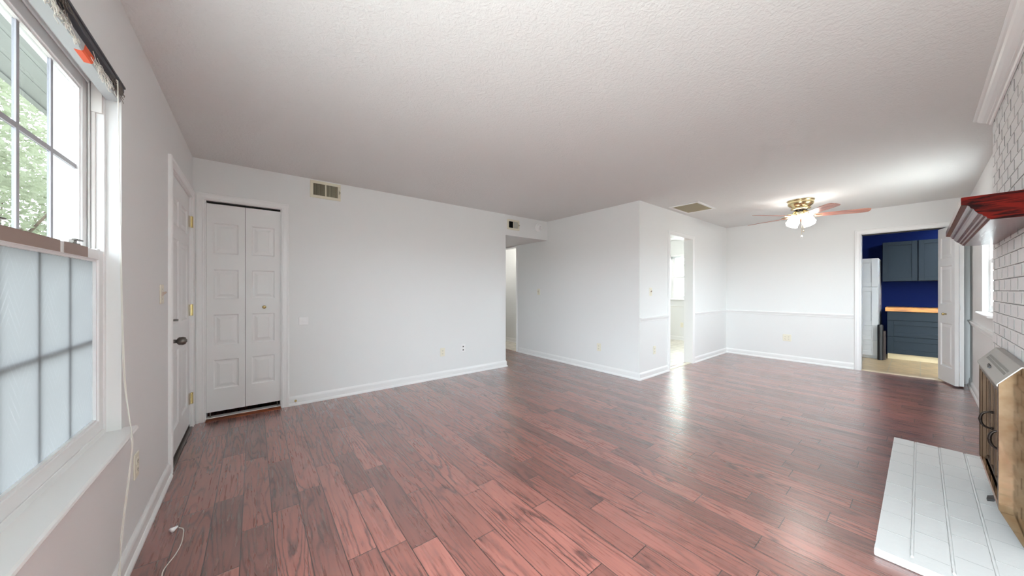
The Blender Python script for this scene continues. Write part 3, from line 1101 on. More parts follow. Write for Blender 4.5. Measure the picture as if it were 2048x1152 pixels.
for s in (-0.325, 0.190):
    tube(bm, [MB(s, 0.018, -0.03), MB(s, 0.075, -0.03)], 0.005, 8)
obj('pivot_pin', bm, M_PEWTER, d2)
bm = NB()
mbox(bm, MB, -0.355, 0.219, 0.0, 0.022, -0.075, -0.006)
struct('trim_15', 'white sill strip under the folding closet doors', bm, M_TRIM, 'threshold')
bm = NB()
prof = [(-0.006, 0.0), (0.040, 0.0), (0.040, 0.004), (0.030, 0.012), (-0.006, 0.017)]
prism(bm, [MB(-0.352, z, n) for n, z in prof], [MB(0.216, z, n) for n, z in prof])
struct('trim_16', 'orange brown wood threshold strip in front of the closet doors', bm, M_THRESH, 'threshold')

# folded pantry door standing out into the dining area
d3 = thing('door_3', 'white folded door standing open beside the blue pantry', 'door', (7.2, -0.25, 0), kind='structure')


def leaf_map(p0, p1, flip):
    p0 = Vector(p0)
    dd = (Vector(p1) - p0).normalized()
    nn = Vector((-dd.y, dd.x)) * flip
    return lambda s, z, n: (p0.x + dd.x * s + nn.x * n, p0.y + dd.y * s + nn.y * n, z)


P3 = ((0.22, 0.79), (1.04, 1.54), (1.64, 1.92))
m1 = leaf_map((7.320, -0.150), (6.880, -0.268), -1)   # front face looks to +y/-x side
bm = NB()
panel_slab(bm, m1, 0.0, 0.455, 0.020, 2.045, -0.034, 0.0, [(0.075, 0.380, a, b) for a, b in P3], g=(0.010, 0.024, 0.050), depth=0.009, back=True)
lf = obj('door_leaf', bm, M_DOOR, d3)
kp = m1(0.23, 0.91, 0.0)
kd = Vector(m1(0.23, 0.91, 1.0)) - Vector(kp)
T = Matrix.Translation(kp) @ kd.to_track_quat('Z', 'Y').to_matrix().to_4x4()
tag(obj('knob', lathe(NB(), [(0, 0), (0.011, 0), (0.008, 0.010), (0.015, 0.018), (0.017, 0.026), (0.012, 0.036), (0, 0.038)], T, 18), M_BRASS, lf, smooth=True), 'small brass knob')
m2 = leaf_map((6.912, -0.304), (7.320, -0.318), 1)
bm = NB()
panel_slab(bm, m2, 0.0, 0.415, 0.020, 2.045, -0.034, 0.0, [(0.065, 0.350, a, b) for a, b in P3], g=(0.010, 0.024, 0.050), depth=0.009)
obj('door_leaf', bm, M_DOOR, d3)
bm = NB()
for z in (0.3, 1.0, 1.8):
    tube(bm, [(6.878, -0.306, z - 0.03), (6.878, -0.306, z + 0.03)], 0.005, 8)
obj('hinge', bm, M_TRIM, d3)
bm = NB()
mbox(bm, MF, -0.350, 0.555, 2.052, 2.066, -0.060, -0.030)
tag(obj('track', bm, M_SLOT, d3), 'dark overhead track')

bm = NB()
prof = [(7.255, 0), (7.335, 0), (7.335, 0.008), (7.32, 0.013), (7.27, 0.013), (7.255, 0.004)]
prism(bm, [(x, -0.356, z) for x, z in prof], [(x, 0.560, z) for x, z in prof])
struct('trim_17', 'pale metal strip between wood floor and pantry tile', bm, mat('strip', srgb(200, 186, 160), 0.4), 'threshold')
bm = NB()
prof = [(2.385, 0), (2.45, 0), (2.45, 0.006), (2.44, 0.012), (2.39, 0.010)]
prism(bm, [(4.94, y, z) for y, z in prof], [(5.72, y, z) for y, z in prof])
struct('trim_18', 'pale threshold strip in the kitchen doorway', bm, M_CREAM, 'threshold')

# ------------------------------------------------------------------ wall plates
def screw_pair(bm, Mp, s, z, dz, n):
    for q in (-dz, dz):
        mbox(bm, Mp, s - 0.003, s + 0.003, z + q - 0.003, z + q + 0.003, n, n + 0.001)


def outlet(Mp, s, z, label, m=M_IVORY, gang=1, grp='electrical outlets low on the walls'):
    t = thing('wall_outlet', label, 'outlet', Mp(s, z - 0.06, 0), grp)
    w = 0.035 if gang == 1 else 0.058
    bm = NB()
    mbox(bm, Mp, s - w, s + w, z - 0.058, z + 0.058, 0, 0.006)
    obj('cover_plate', bm, m, t, bevel=0.003)
    for c in ((0,) if gang == 1 else (-0.023, 0.023)):
        for q in (-0.020, 0.020):
            bm = NB()
            mbox(bm, Mp, s + c - 0.014, s + c + 0.014, z + q - 0.014, z + q + 0.014, 0.005, 0.0085)
            r = obj('receptacle', bm, m, t, bevel=0.003)
            bm = NB()
            for e in (-0.006, 0.006):
                mbox(bm, Mp, s + c + e - 0.0012, s + c + e + 0.0012, z + q - 0.003, z + q + 0.006, 0.0084, 0.0090)
            mbox(bm, Mp, s + c - 0.002, s + c + 0.002, z + q - 0.010, z + q - 0.006, 0.0084, 0.0090)
            tag(obj('slots', bm, M_SLOT, r), 'dark socket slots')
    return t


def switch(Mp, s, z, label, m=M_IVORY, w=0.035):
    t = thing('light_switch', label, 'light switch', Mp(s, z - 0.06, 0), 'light switches on the walls')
    bm = NB()
    mbox(bm, Mp, s - w, s + w, z - 0.058, z + 0.058, 0, 0.006)
    obj('cover_plate', bm, m, t, bevel=0.003)
    bm = NB()
    prism(bm, [Mp(s - 0.005, *p) for p in ((z - 0.012, 0.005), (z + 0.012, 0.005), (z + 0.016, 0.022), (z + 0.008, 0.024))],
          [Mp(s + 0.005, *p) for p in ((z - 0.012, 0.005), (z + 0.012, 0.005), (z + 0.016, 0.022), (z + 0.008, 0.024))])
    tag(obj('toggle', bm, mat('toggle', srgb(190, 172, 160), 0.4), t), 'pinkish beige toggle')
    for q in (-0.030, 0.030):
        bm = NB()
        mbox(bm, Mp, s - 0.003, s + 0.003, z + q - 0.003, z + q + 0.003, 0.0058, 0.0068)
        obj('screw', bm, M_PEWTER, t)
    return t


outlet(ML, 2.310, 0.395, 'ivory wall outlet low on the left wall under the window')
outlet(MB, 2.053, 0.360, 'ivory wall outlet on the long wall near the hall, left of the jack plate')
outlet(MJ, 3.029, 0.360, 'ivory wall outlet on the blank wall between hall and outside corner')
outlet(MK, 4.484, 0.366, 'ivory wall outlet under the chair rail left of the kitchen doorway')
outlet(MF, 1.442, 0.396, 'wide white double outlet on the dining end wall', M_IVORY, 2)
outlet(MKW, 3.60, 0.376, 'tan outlet under the kitchen window', M_IVORY)
switch(ML, 2.852, 1.200, 'ivory light switch beside the front door', w=0.042)
switch(MJ, 4.358, 1.190, 'ivory light switch on the wall at the hall entrance')
switch(MK, 4.380, 1.200, 'ivory light switch above the chair rail left of the kitchen doorway')

t = thing('jack_plate', 'white wall plate with dark jacks on the long wall near the hall', 'wall plate', MB(2.379, 0.32, 0))
bm = NB()
mbox(bm, MB, 2.344, 2.414, 0.322, 0.438, 0, 0.006)
obj('cover_plate', bm, M_WHITEP, t, bevel=0.003)
for z in (0.355, 0.403):
    bm = NB()
    mbox(bm, MB, 2.370, 2.388, z - 0.008, z + 0.008, 0.005, 0.0085)
    tag(obj('jack', bm, M_SLOT, t, bevel=0.001, seg=1), 'dark jack')

t = thing('chime_plate', 'small white square control plate on the wall right of the closet', 'wall plate', MB(0.417, 0.845, 0))
bm = NB()
mbox(bm, MB, 0.374, 0.460, 0.848, 0.932, 0, 0.018)
obj('cover_plate', bm, M_WHITEP, t, bevel=0.004)
bm = NB()
mbox(bm, MB, 0.405, 0.438, 0.880, 0.902, 0.017, 0.021)
obj('button', bm, M_WHITEP, t, bevel=0.002)

t = thing('door_stop', 'tiny brass door stop on the baseboard beside the closet', 'door stop', (0.345, YB - 0.014, 0.045))
T = Matrix.Translation((0.345, YB - 0.0135, 0.048)) @ Matrix.Rotation(radians(90), 4, 'X')
obj('base', lathe(NB(), [(0, 0), (0.012, 0), (0.010, 0.005), (0, 0.006)], T, 16), M_BRASS, t, smooth=True)
bm = NB()
hel = [(0.345 + 0.006 * cos(a * 0.7), YB - 0.018 - a * 0.00065, 0.048 + 0.006 * sin(a * 0.7)) for a in range(95)]
tube(bm, hel, 0.0012, 5)
obj('spring', bm, M_BRASS, t, smooth=True)
T = Matrix.Translation((0.345, YB - 0.076, 0.048)) @ Matrix.Rotation(radians(90), 4, 'X')
obj('bumper', lathe(NB(), [(0, 0), (0.008, 0), (0.009, 0.010), (0, 0.012)], T, 14), M_WHITEP, t, smooth=True)


# ------------------------------------------------------------------ vents, detector
def register(label, s0, s1, z0, z1, split_dark):
    t = thing('air_vent', label, 'air vent', MB((s0 + s1) / 2, z0, 0), 'air vents high on the back wall')
    w = 0.030
    bm = NB()
    for q in ((s0, s1, z0, z0 + w), (s0, s1, z1 - w, z1), (s0, s0 + w, z0 + w, z1 - w), (s1 - w, s1, z0 + w, z1 - w)):
        mbox(bm, MB, *q, 0, 0.010)
    mid = (s0 + s1) / 2
    mbox(bm, MB, mid - 0.006, mid + 0.006, z0 + w, z1 - w, 0, 0.009)
    obj('frame', bm, M_CREAM, t, bevel=0.002, seg=1)
    bm = NB()
    mbox(bm, MB, s0 + w, s1 - w, z0 + w, z1 - w, 0.0002, 0.0012)
    tag(obj('duct', bm, M_DARK, t), 'flat black sheet for the shade in the duct opening')  # black sheet on the wall, painted shade instead of a real hole
    for half, (a, b) in enumerate(((s0 + w, mid - 0.006), (mid + 0.006, s1 - w))):
        n = 9
        if split_dark and half == 0:
            continue
        bm = NB()
        for i in range(n):
            c = a + (b - a) * (i + 0.5) / n
            if split_dark and half == 0:
                hw = 0.0009
            elif split_dark:
                hw = (b - a) / n * 0.40
            else:
                hw = (b - a) / n * (0.20 if half == 0 else 0.30)
            dn = 0.003 if half == 0 else -0.003
            prism(bm, [MB(c - hw, z0 + w, 0.002), MB(c + hw, z0 + w, 0.002), MB(c + hw + dn, z0 + w, 0.007), MB(c - hw + dn, z0 + w, 0.007)],
                  [MB(c - hw, z1 - w, 0.002), MB(c + hw, z1 - w, 0.002), MB(c + hw + dn, z1 - w, 0.007), MB(c - hw + dn, z1 - w, 0.007)])
        obj('louvres', bm, (M_GREYL if split_dark else M_LOUVRE), t)
    bm = NB()
    mbox(bm, MB, s1 - w * 0.65, s1 - w * 0.45, (z0 + z1) / 2 - 0.025, (z0 + z1) / 2 + 0.025, 0.009, 0.011)
    mbox(bm, MB, s1 - w * 0.6, s1 - w * 0.5 + 0.012, (z0 + z1) / 2 - 0.004, (z0 + z1) / 2 + 0.004, 0.010, 0.022)
    tag(obj('lever', bm, M_LOUVRE, t), 'small damper lever')


register('cream wall air vent with dark louvres above and right of the closet', 0.477, 0.776, 2.240, 2.428, False)
register('small cream wall air vent, half black, over the hall opening', 3.190, 3.440, 2.205, 2.370, True)

t = thing('smoke_detector', 'round white smoke detector beside the small vent over the hall', 'smoke detector', MB(3.87, 2.308, 0))
T = Matrix.Translation((3.872, YB, 2.308)) @ Matrix.Rotation(radians(90), 4, 'X')
obj('base', lathe(NB(), [(0, 0.0), (0.072, 0.0), (0.072, 0.012), (0.066, 0.018), (0, 0.018)], T, 36), M_WHITEP, t)
obj('cover', lathe(NB(), [(0.060, 0.017), (0.058, 0.032), (0.050, 0.040), (0.030, 0.042), (0.029, 0.039), (0.020, 0.039), (0.018, 0.043), (0, 0.043)], T, 36, close=False), M_WHITEP, t, smooth=True)
bm = NB()
mbox(bm, MB, 3.890, 3.896, 2.325, 2.331, 0.041, 0.0435)
tag(obj('indicator', bm, M_SLOT, t), 'dark indicator window')

# ceiling return grille
RG = (4.755, 5.355, 1.885, 2.295)
t = thing('ceiling_grille', 'rectangular cream return air grille in the ceiling near the fan', 'air vent', ((RG[0] + RG[1]) / 2, (RG[2] + RG[3]) / 2, H))
bm = NB()
w = 0.035
for q in ((RG[0], RG[1], RG[2], RG[2] + w), (RG[0], RG[1], RG[3] - w, RG[3]), (RG[0], RG[0] + w, RG[2] + w, RG[3] - w), (RG[1] - w, RG[1], RG[2] + w, RG[3] - w)):
    box(bm, q[0], q[1], q[2], q[3], H - 0.012, H)
obj('frame', bm, M_WHITEP, t, bevel=0.003, seg=1)
bm = NB()
n = 22
for i in range(n):
    x = RG[0] + w + (RG[1] - RG[0] - 2 * w) * (i + 0.5) / n
    prism(bm, [(x - 0.009, RG[2] + w, H - 0.0095), (x - 0.007, RG[2] + w, H - 0.011), (x + 0.010, RG[2] + w, H - 0.0025), (x + 0.008, RG[2] + w, H - 0.001)],
          [(x - 0.009, RG[3] - w, H - 0.0095), (x - 0.007, RG[3] - w, H - 0.011), (x + 0.010, RG[3] - w, H - 0.0025), (x + 0.008, RG[3] - w, H - 0.001)])
obj('louvres', bm, M_CREAM, t)
bm = NB()
box(bm, RG[0] + w, RG[1] - w, RG[2] + w, RG[3] - w, H - 0.001, H - 0.0003)
tag(obj('filter', bm, M_TOE, t), 'beige filter behind the louvres')

# ------------------------------------------------------------------ ceiling fan
FX, FY = 5.80, 1.01
fan = thing('ceiling_fan', 'brass flush mount ceiling fan with wooden blades and lit glass shades', 'ceiling fan', (FX, FY, H))
Tc = Matrix.Translation((FX, FY, H))
obj('canopy', lathe(NB(), [(0, 0), (0.142, 0), (0.146, -0.006), (0.142, -0.014), (0.134, -0.018), (0.136, -0.026), (0.136, -0.052), (0.128, -0.066), (0.108, -0.086), (0.092, -0.106), (0.088, -0.118), (0, -0.118)], Tc, 48), M_BRASSF, fan, smooth=True)
obj('motor_collar', lathe(NB(), [(0, -0.116), (0.078, -0.118), (0.080, -0.126), (0.060, -0.140), (0.052, -0.155), (0, -0.155)], Tc, 40), M_BRONZE, fan, smooth=True)
# scalloped brass ring under the motor
bm = NB()
prof = []
seg = 60
ring_a = []
for (r, z, amp) in ((0.088, -0.100, 0.006), (0.098, -0.110, 0.012), (0.090, -0.124, 0.010), (0.070, -0.130, 0.0)):
    ring_a.append([bm.verts.new((FX + (r + amp * abs(sin(5 * 2 * pi * i / seg))) * cos(2 * pi * i / seg), FY + (r + amp * abs(sin(5 * 2 * pi * i / seg))) * sin(2 * pi * i / seg), H + z)) for i in range(seg)])
for a, b in zip(ring_a, ring_a[1:]):
    for i in range(seg):
        bm.faces.new((a[i], a[(i + 1) % seg], b[(i + 1) % seg], b[i]))
obj('scalloped_ring', bm, M_BRASSF, fan, smooth=True)
obj('switch_housing', lathe(NB(), [(0, -0.150), (0.050, -0.150), (0.062, -0.160), (0.062, -0.200), (0.050, -0.222), (0.030, -0.236), (0, -0.238)], Tc, 36), mat('fan_housing', srgb(214, 204, 176), 0.25, metal=0.7), fan, smooth=True)
ZB = H - 0.215
rh = Vector((0.7829, -0.6221))     # camera right, on the floor plan
dh = Vector((0.6221, 0.7829))      # camera forward
blade_angles = [112 + 72 * i for i in range(5)]
blade_mesh = None
for A in blade_angles:
    d = rh * cos(radians(A)) + dh * sin(radians(A))
    ang = math.atan2(d.y, d.x)
    if blade_mesh is None:
        # outline in local coordinates, x outwards
        bm = NB()
        out = [(0.150, 0.046), (0.30, 0.054), (0.55, 0.062), (0.625, 0.060), (0.655, 0.046), (0.665, 0.0)]
        outl = out + [(x, -y) for x, y in reversed(out[:-1])]
        pit = radians(11)
        up_, lo_ = [], []
        for x, y in outl:
            z = -y * math.tan(pit)
            up_.append((x, y, z + 0.003))
            lo_.append((x, y, z - 0.003))
        prism(bm, up_, lo_)
        b0 = obj('blade', bm, M_BLADE, None)
        blade_mesh = b0.data
        bm = NB()
        tube(bm, spline([(0.055, 0.0, 0.075), (0.085, 0.012, 0.050), (0.125, 0.022, 0.012), (0.175, 0.026, 0.010), (0.215, 0.020, 0.008)], 5), 0.006, 8)
        tube(bm, spline([(0.055, 0.0, 0.075), (0.085, -0.012, 0.050), (0.125, -0.022, 0.004), (0.175, -0.026, 0.000), (0.215, -0.020, 0.000)], 5), 0.006, 8)
        tube(bm, spline([(0.135, -0.028, 0.001), (0.165, 0.0, 0.004), (0.135, 0.028, 0.008)], 5), 0.005, 8)
        i0 = obj('blade_iron', bm, M_BRASSF, None, smooth=True)
        iron_mesh = i0.data
        b, ir = b0, i0
    else:
        b = b0.copy()
        ir = i0.copy()
        COL.objects.link(b)
        COL.objects.link(ir)
    b.parent = fan
    b.location = (0, 0, ZB - H)
    b.rotation_euler = (0, 0, ang)
    ir.parent = b
    ir.location = (0, 0, 0)
    ir.rotation_euler = (0, 0, 0)
shade_prof = [(0.022, 0.0), (0.026, 0.010), (0.044, 0.030), (0.060, 0.058), (0.064, 0.085), (0.058, 0.112), (0.066, 0.128), (0.063, 0.128), (0.055, 0.112), (0.061, 0.085), (0.057, 0.058), (0.041, 0.031), (0.018, 0.004)]
for e in (-45, 45, 135, 225):
    A = e - 41.5
    d = rh * cos(radians(A)) + dh * sin(radians(A))
    p0 = Vector((FX, FY, H - 0.205)) + Vector((d.x, d.y, 0)) * 0.050
    ax = Vector((d.x * 0.55, d.y * 0.55, -0.83)).normalized()
    arm = NB()
    tube(arm, spline([Vector((FX, FY, H - 0.185)) + Vector((d.x, d.y, 0)) * 0.045, p0 + Vector((d.x, d.y, 0)) * 0.012, p0 + ax * 0.03], 4), 0.010, 8)
    ao = obj('lamp_arm', arm, M_BRASSF, fan, smooth=True)
    T = Matrix.Translation(p0 + ax * 0.018) @ ax.to_track_quat('Z', 'Y').to_matrix().to_4x4()
    obj('lamp_shade', lathe(NB(), shade_prof, T, 28, close=False), M_LAMP, fan, smooth=True)
for dx, ln, m_, rb in ((-0.012, 0.262, M_WHITEP, 0.012), (0.014, 0.195, M_BRASSF, 0.006)):
    c = Vector((FX, FY)) + rh * dx - dh * 0.03
    bm = NB()
    tube(bm, [(c.x, c.y, H - 0.225), (c.x, c.y, H - 0.225 - ln)], 0.0016, 6)
    pc = obj('pull_chain', bm, M_BRASSF, fan)
    T = Matrix.Translation((c.x, c.y, H - 0.225 - ln))
    obj('chain_knob', lathe(NB(), [(0, 0.012), (rb * 0.5, 0.008), (rb, -rb), (rb * 0.8, -rb * 1.7), (0, -rb * 2)], T, 14), m_, pc, smooth=True)

# ------------------------------------------------------------------ chimney, crown, hearth
CX0, CX1, CY = 2.24, 4.06, -0.316
bm = NB()
box(bm, CX0 + 0.006, CX1 - 0.008, YR, CY - 0.0028, 0, H)
ch = struct('wall_chimney', 'white painted brick chimney breast on the right', bm, M_MORTAR, 'chimney')
bm = NB()
jm = NB()
rb = random.Random(11)
rowh = H / 34.0
for r in range(34):
    z0, z1 = r * rowh + 0.003, (r + 1) * rowh - 0.003
    off = 0.0 if r % 2 == 0 else 0.108
    x = CX1 + 0.0 + (off - 0.108 if off else 0)
    xe = CX1
    first = True
    while xe > CX0 + 0.02:
        ln = 0.208 if not (first and off) else 0.100
        xa = max(xe - ln, CX0)
        j = 0.0
        e1 = rb.uniform(-0.003, 0.003) if first else 0
        e1 += (-0.004 if (first and r % 2) else 0.0)
        yb = YR if first else CY - 0.012
        box(bm, xa, xe + e1, yb, CY + j, z0 + rb.uniform(-0.001, 0.001), z1 + rb.uniform(-0.001, 0.001))
        if xa > CX0 + 0.01:
            q = rb.uniform(0.0006, 0.0024)
            box(jm, xa - 0.0045, xa, CY - 0.006, CY + q, z0 + rb.uniform(0.0, 0.008), z1 - rb.uniform(0.0, 0.008))
        xe = xa - 0.0045
        first = False
br = obj('bricks', bm, M_BRICK, ch)
tag(obj('crack_strips', jm, mat('crack_grey', (0.27, 0.27, 0.265, 1), 0.9, spec=0.1), ch), 'raised grey strips for the shade in the upright cracks')  # raised strips whose grey stands in for shaded cracks

CROWN = [(0, 2.385), (0.008, 2.385), (0.012, 2.390), (0.013, 2.395), (0.022, 2.398), (0.024, 2.403), (0.040, 2.410), (0.055, 2.420), (0.062, 2.428), (0.070, 2.430), (0.078, 2.434), (0.078, 2.44), (0, 2.44)]
base('trim_19', [(4.055, CY + 0.003), (CX0, CY + 0.003)], -1, 'white crown moulding at the top of the brick chimney', CROWN)

hearth = thing('hearth', 'raised hearth of white painted bricks on the floor before the fireplace', 'hearth', (3.15, -0.09, 0))
bm = NB()
HZ = 0.036
HX0, HX1, HY1 = 2.245, 4.055, 0.132
box(bm, HX0, HX1 - 0.004, CY + 0.004, HY1 - 0.002, 0.0, HZ - 0.005)
obj('mortar_bed', bm, M_HEARTHP, hearth, bevel=0.004)
bm = NB()
cj = NB()
rows = [(HY1, 0.030), (0.018, -0.082), (-0.094, -0.194), (-0.206, CY + 0.006)]
for ri, (ya, yb) in enumerate(rows):
    x = HX0
    ln0 = 0.100 if ri % 2 else 0.205
    first = True
    while x < HX1 - 0.02:
        ln = ln0 if first else 0.205
        x1 = min(x + ln, HX1)
        j = rb.uniform(-0.0008, 0.0008)
        box(bm, x, x1, yb, ya, 0.010, HZ + j)
        if x1 < HX1 - 0.02:
            box(cj, x1, x1 + 0.0022, yb + 0.002, ya - 0.002, 0.012, HZ + 0.0009)
        x = x1 + 0.0022
        first = False
obj('bricks', bm, M_HEARTHP, hearth)
tag(obj('grout', cj, mat('hearth_joint', (0.36, 0.36, 0.35, 1), 0.9, spec=0.1), hearth), 'thin grey joints between the bricks')
bm = NB()
for yc in (0.0225, -0.0895, -0.2015):
    pts, rad = [], []
    for k in range(130):
        x = HX0 + 0.05 + (HX1 - HX0 - 0.056) * k / 129
        pts.append((x, yc + rb.uniform(-0.0008, 0.0008), HZ - 0.0055 + rb.uniform(-0.0006, 0.0006)))
        rad.append(0.0058 + rb.uniform(-0.0009, 0.0010))
    tube(bm, pts, rad, 8)
obj('joint_bead', bm, M_HEARTHP, hearth, smooth=True)
bm = NB()
box(bm, HX0 - 0.004, HX0 + 0.05, CY + 0.006, HY1 + 0.002, 0.0, HZ - 0.002)
obj('rendered_edge', bm, M_HEARTHP, hearth, bevel=0.006)

# mantel shelf
mx0, mx1 = 2.49, 3.88
mantel = thing('mantel_shelf', 'dark red wooden mantel shelf on the white brick chimney', 'mantel', (3.185, CY, 1.53))
pr = [(CY + 0.003, 1.640), (-0.1136, 1.640), (-0.1136, 1.606), (-0.131, 1.602), (-0.136, 1.597), (-0.139, 1.588), (-0.146, 1.584), (-0.150, 1.574), (-0.158, 1.562), (-0.168, 1.556), (-0.171, 1.549), (-0.178, 1.545), (-0.181, 1.537), (-0.189, 1.533), (-0.189, 1.530), (CY + 0.003, 1.530)]
obj('shelf', prism(NB(), [(mx0 + 0.005, y, z) for y, z in pr], [(mx1, y, z) for y, z in pr]), M_MANTEL, mantel)
tag(obj('dimmed_end', prism(NB(), [(mx0, y, z) for y, z in pr], [(mx0 + 0.0045, y, z) for y, z in pr]), M_MANTELEND, mantel), 'red end of the shelf, darkened and dulled against window light')

# ------------------------------------------------------------------ fireplace insert
ix0, ix1 = 2.74, 3.55
ins = thing('fireplace_insert', 'brass fireplace insert with glass doors projecting from the brick chimney', 'fireplace', (3.15, -0.27, 0.045))
side = [(CY + 0.004, 0.872), (-0.288, 0.872), (-0.228, 0.785), (-0.228, 0.195), (-0.296, 0.044), (CY + 0.004, 0.044)]
for x0, x1 in ((ix0, ix0 + 0.008), (ix1 - 0.008, ix1)):
    obj('side_panel', prism(NB(), [(x0, y, z) for y, z in side], [(x1, y, z) for y, z in side]), M_SIDEBRASS, ins, bevel=0.001, seg=1)
# hood: a bent plate, slightly overhanging
hp = [(CY + 0.004, 0.874), (-0.286, 0.874), (-0.222, 0.782), (-0.222, 0.772), (-0.227, 0.772), (-0.227, 0.781), (-0.289, 0.868), (CY + 0.004, 0.868)]
hood = obj('hood', prism(NB(), [(ix0 - 0.006, y, z) for y, z in hp], [(ix1 + 0.004, y, z) for y, z in hp]), M_STEEL, ins, bevel=0.001, seg=1)


def hoodpt(x, t, n):
    """Point on the sloped hood: t 0 at the ridge, 1 at the lip; n above it."""
    a, b = Vector((-0.286, 0.874)), Vector((-0.222, 0.782))
    p = a + (b - a) * t
    nn = Vector((0.092, 0.064)).normalized()
    return (x, p.x + nn.x * n, p.y + nn.y * n)


bm = NB()
nsl = 26
for i in range(nsl):
    xa = 2.80 + 0.66 * i / nsl
    xb = xa + 0.66 / nsl * 0.62
    for ta, tb in ((0.36, 0.46), (0.50, 0.60)):
        prism(bm, [hoodpt(xa, ta, 0.0002), hoodpt(xb, ta, 0.0002), hoodpt(xb, tb, 0.0002), hoodpt(xa, tb, 0.0002)],
              [hoodpt(xa, ta, 0.0012), hoodpt(xb, ta, 0.0012), hoodpt(xb, tb, 0.0012), hoodpt(xa, tb, 0.0012)])
tag(obj('vent_slots', bm, mat('hood_slots', srgb(110, 104, 98), 0.5, metal=0.6), hood), 'dark vent slots')
bm = NB()
prism(bm, [hoodpt(3.13, 0.72, 0.001), hoodpt(3.24, 0.68, 0.001), hoodpt(3.24, 0.76, 0.001), hoodpt(3.13, 0.82, 0.001)],
      [hoodpt(3.13, 0.72, 0.004), hoodpt(3.24, 0.68, 0.004), hoodpt(3.24, 0.76, 0.004), hoodpt(3.13, 0.82, 0.008)])
tag(obj('damper_lever', bm, M_BLACK, hood), 'black damper lever')
# front frame, base plate, firebox
bm = NB()
for xa, xb in ((ix0 + 0.008, ix0 + 0.040), (ix1 - 0.040, ix1 - 0.008)):
    box(bm, xa, xb, -0.238, -0.2285, 0.195, 0.772)
for xa, xb in ((ix0 + 0.040, ix0 + 0.052), (ix1 - 0.052, ix1 - 0.040)):
    box(bm, xa, xb, -0.262, -0.236, 0.195, 0.772)
box(bm, ix0 + 0.040, ix1 - 0.040, -0.238, -0.2285, 0.740, 0.772)
obj('front_frame', bm, M_FRAMEB, ins, bevel=0.002, seg=1)
bp_ = [(-0.228, 0.197), (-0.232, 0.204), (-0.244, 0.204), (-0.310, 0.050), (-0.312, 0.044), (-0.296, 0.044)]
bpl = obj('base_plate', prism(NB(), [(ix0 + 0.008, y, z) for y, z in bp_], [(ix1 - 0.008, y, z) for y, z in bp_]), M_SIDEBRASS, ins)
bm = NB()
prism(bm, [(2.975, -0.240, 0.150), (3.035, -0.240, 0.150), (3.035, -0.236, 0.138), (2.975, -0.236, 0.138)],
      [(2.985, -0.214, 0.140), (3.035, -0.220, 0.140), (3.035, -0.222, 0.128), (2.985, -0.216, 0.128)])
tag(obj('air_slider', bm, M_BLACK, bpl), 'black air slider')
bm = NB()
box(bm, ix0 + 0.008, ix1 - 0.008, -0.314, -0.306, 0.05, 0.866)
tag(obj('firebox', bm, M_DARK, ins), 'black firebox')
dx0, dx1 = ix0 + 0.052, ix1 - 0.052
n = 4
for i in range(n):
    a = dx0 + (dx1 - dx0) * i / n + 0.001
    b = dx0 + (dx1 - dx0) * (i + 1) / n - 0.001
    bm = NB()
    w = 0.014
    for q in ((a, a + w, 0.212, 0.738), (b - w, b, 0.212, 0.738), (a + w, b - w, 0.212, 0.226), (a + w, b - w, 0.724, 0.738)):
        box(bm, q[0], q[1], -0.262, -0.250, q[2], q[3])
    dr = obj('glass_door', bm, M_FRAMEB, ins, bevel=0.0015, seg=1)
    bm = NB()
    box(bm, a + w, b - w, -0.258, -0.255, 0.226, 0.724)
    tag(obj('glass', bm, M_DGLASS, dr), 'dark reflective glass')
    if i in (0, 2):
        hx = {0: 2.845, 2: 3.245}[i]
        bm = NB()
        arc = [(hx, -0.252 + 0.040 * sin(pi * k / 14) ** 0.7, 0.492 + 0.046 * cos(pi * k / 14)) for k in range(15)]
        tube(bm, arc, [0.0042 + 0.0022 * sin(pi * k / 14) for k in range(15)], 8)
        tube(bm, [(hx, -0.254, 0.538), (hx, -0.246, 0.538)], 0.008, 10)
        tube(bm, [(hx, -0.254, 0.446), (hx, -0.246, 0.446)], 0.008, 10)
        lathe(bm, [(0, -0.010), (0.006, -0.006), (0.0075, 0), (0.006, 0.006), (0, 0.010)], Matrix.Translation((hx, -0.212, 0.492)), 10)
        tag(obj('handle', bm, M_BRONZE, dr, smooth=True), 'dark curved pull handle')

# ------------------------------------------------------------------ pantry
def shaker(bm, Mp, s0, s1, z0, z1, n0, n1, w=0.055, d=0.012):
    mbox(bm, Mp, s0, s1, z0, z1, n0, n1 - d)
    for q in ((s0, s0 + w, z0, z1), (s1 - w, s1, z0, z1), (s0 + w, s1 - w, z0, z0 + w), (s0 + w, s1 - w, z1 - w, z1)):
        mbox(bm, Mp, *q, n1 - d, n1)
    return bm


XC = 8.85
MC = lambda s, z, n: (XC - n, s, z)
cab = thing('base_cabinet', 'slate blue base cabinet with three drawers under the wooden counter', 'cabinet', (9.15, -0.1, 0))
bm = NB()
box(bm, XC + 0.02, 9.448, -0.695, 0.370, 0.10, 0.845)
obj('body', bm, M_GREYBLUE, cab)
for za, zb, sh in ((0.692, 0.838, False), (0.410, 0.682, True), (0.105, 0.398, True)):
    bm = NB()
    if sh:
        shaker(bm, MC, -0.690, 0.368, za, zb, -0.018, 0.002, 0.075)
    else:
        mbox(bm, MC, -0.690, 0.368, za, zb, -0.018, 0.002)
    obj('drawer', bm, M_GREYBLUE, cab, bevel=0.002, seg=1)
bm = NB()
box(bm, XC + 0.045, 9.40, -0.695, 0.365, 0.003, 0.10)
tag(obj('toe_kick', bm, M_TOE, cab), 'beige toe kick')
tag(obj('countertop', box(NB(), XC - 0.02, 9.448, -0.695, 0.392, 0.847, 0.915), M_BUTCHER, bevel=0.003), 'orange butcher block worktop on the slate blue cabinet', 'countertop')
XU = 9.11
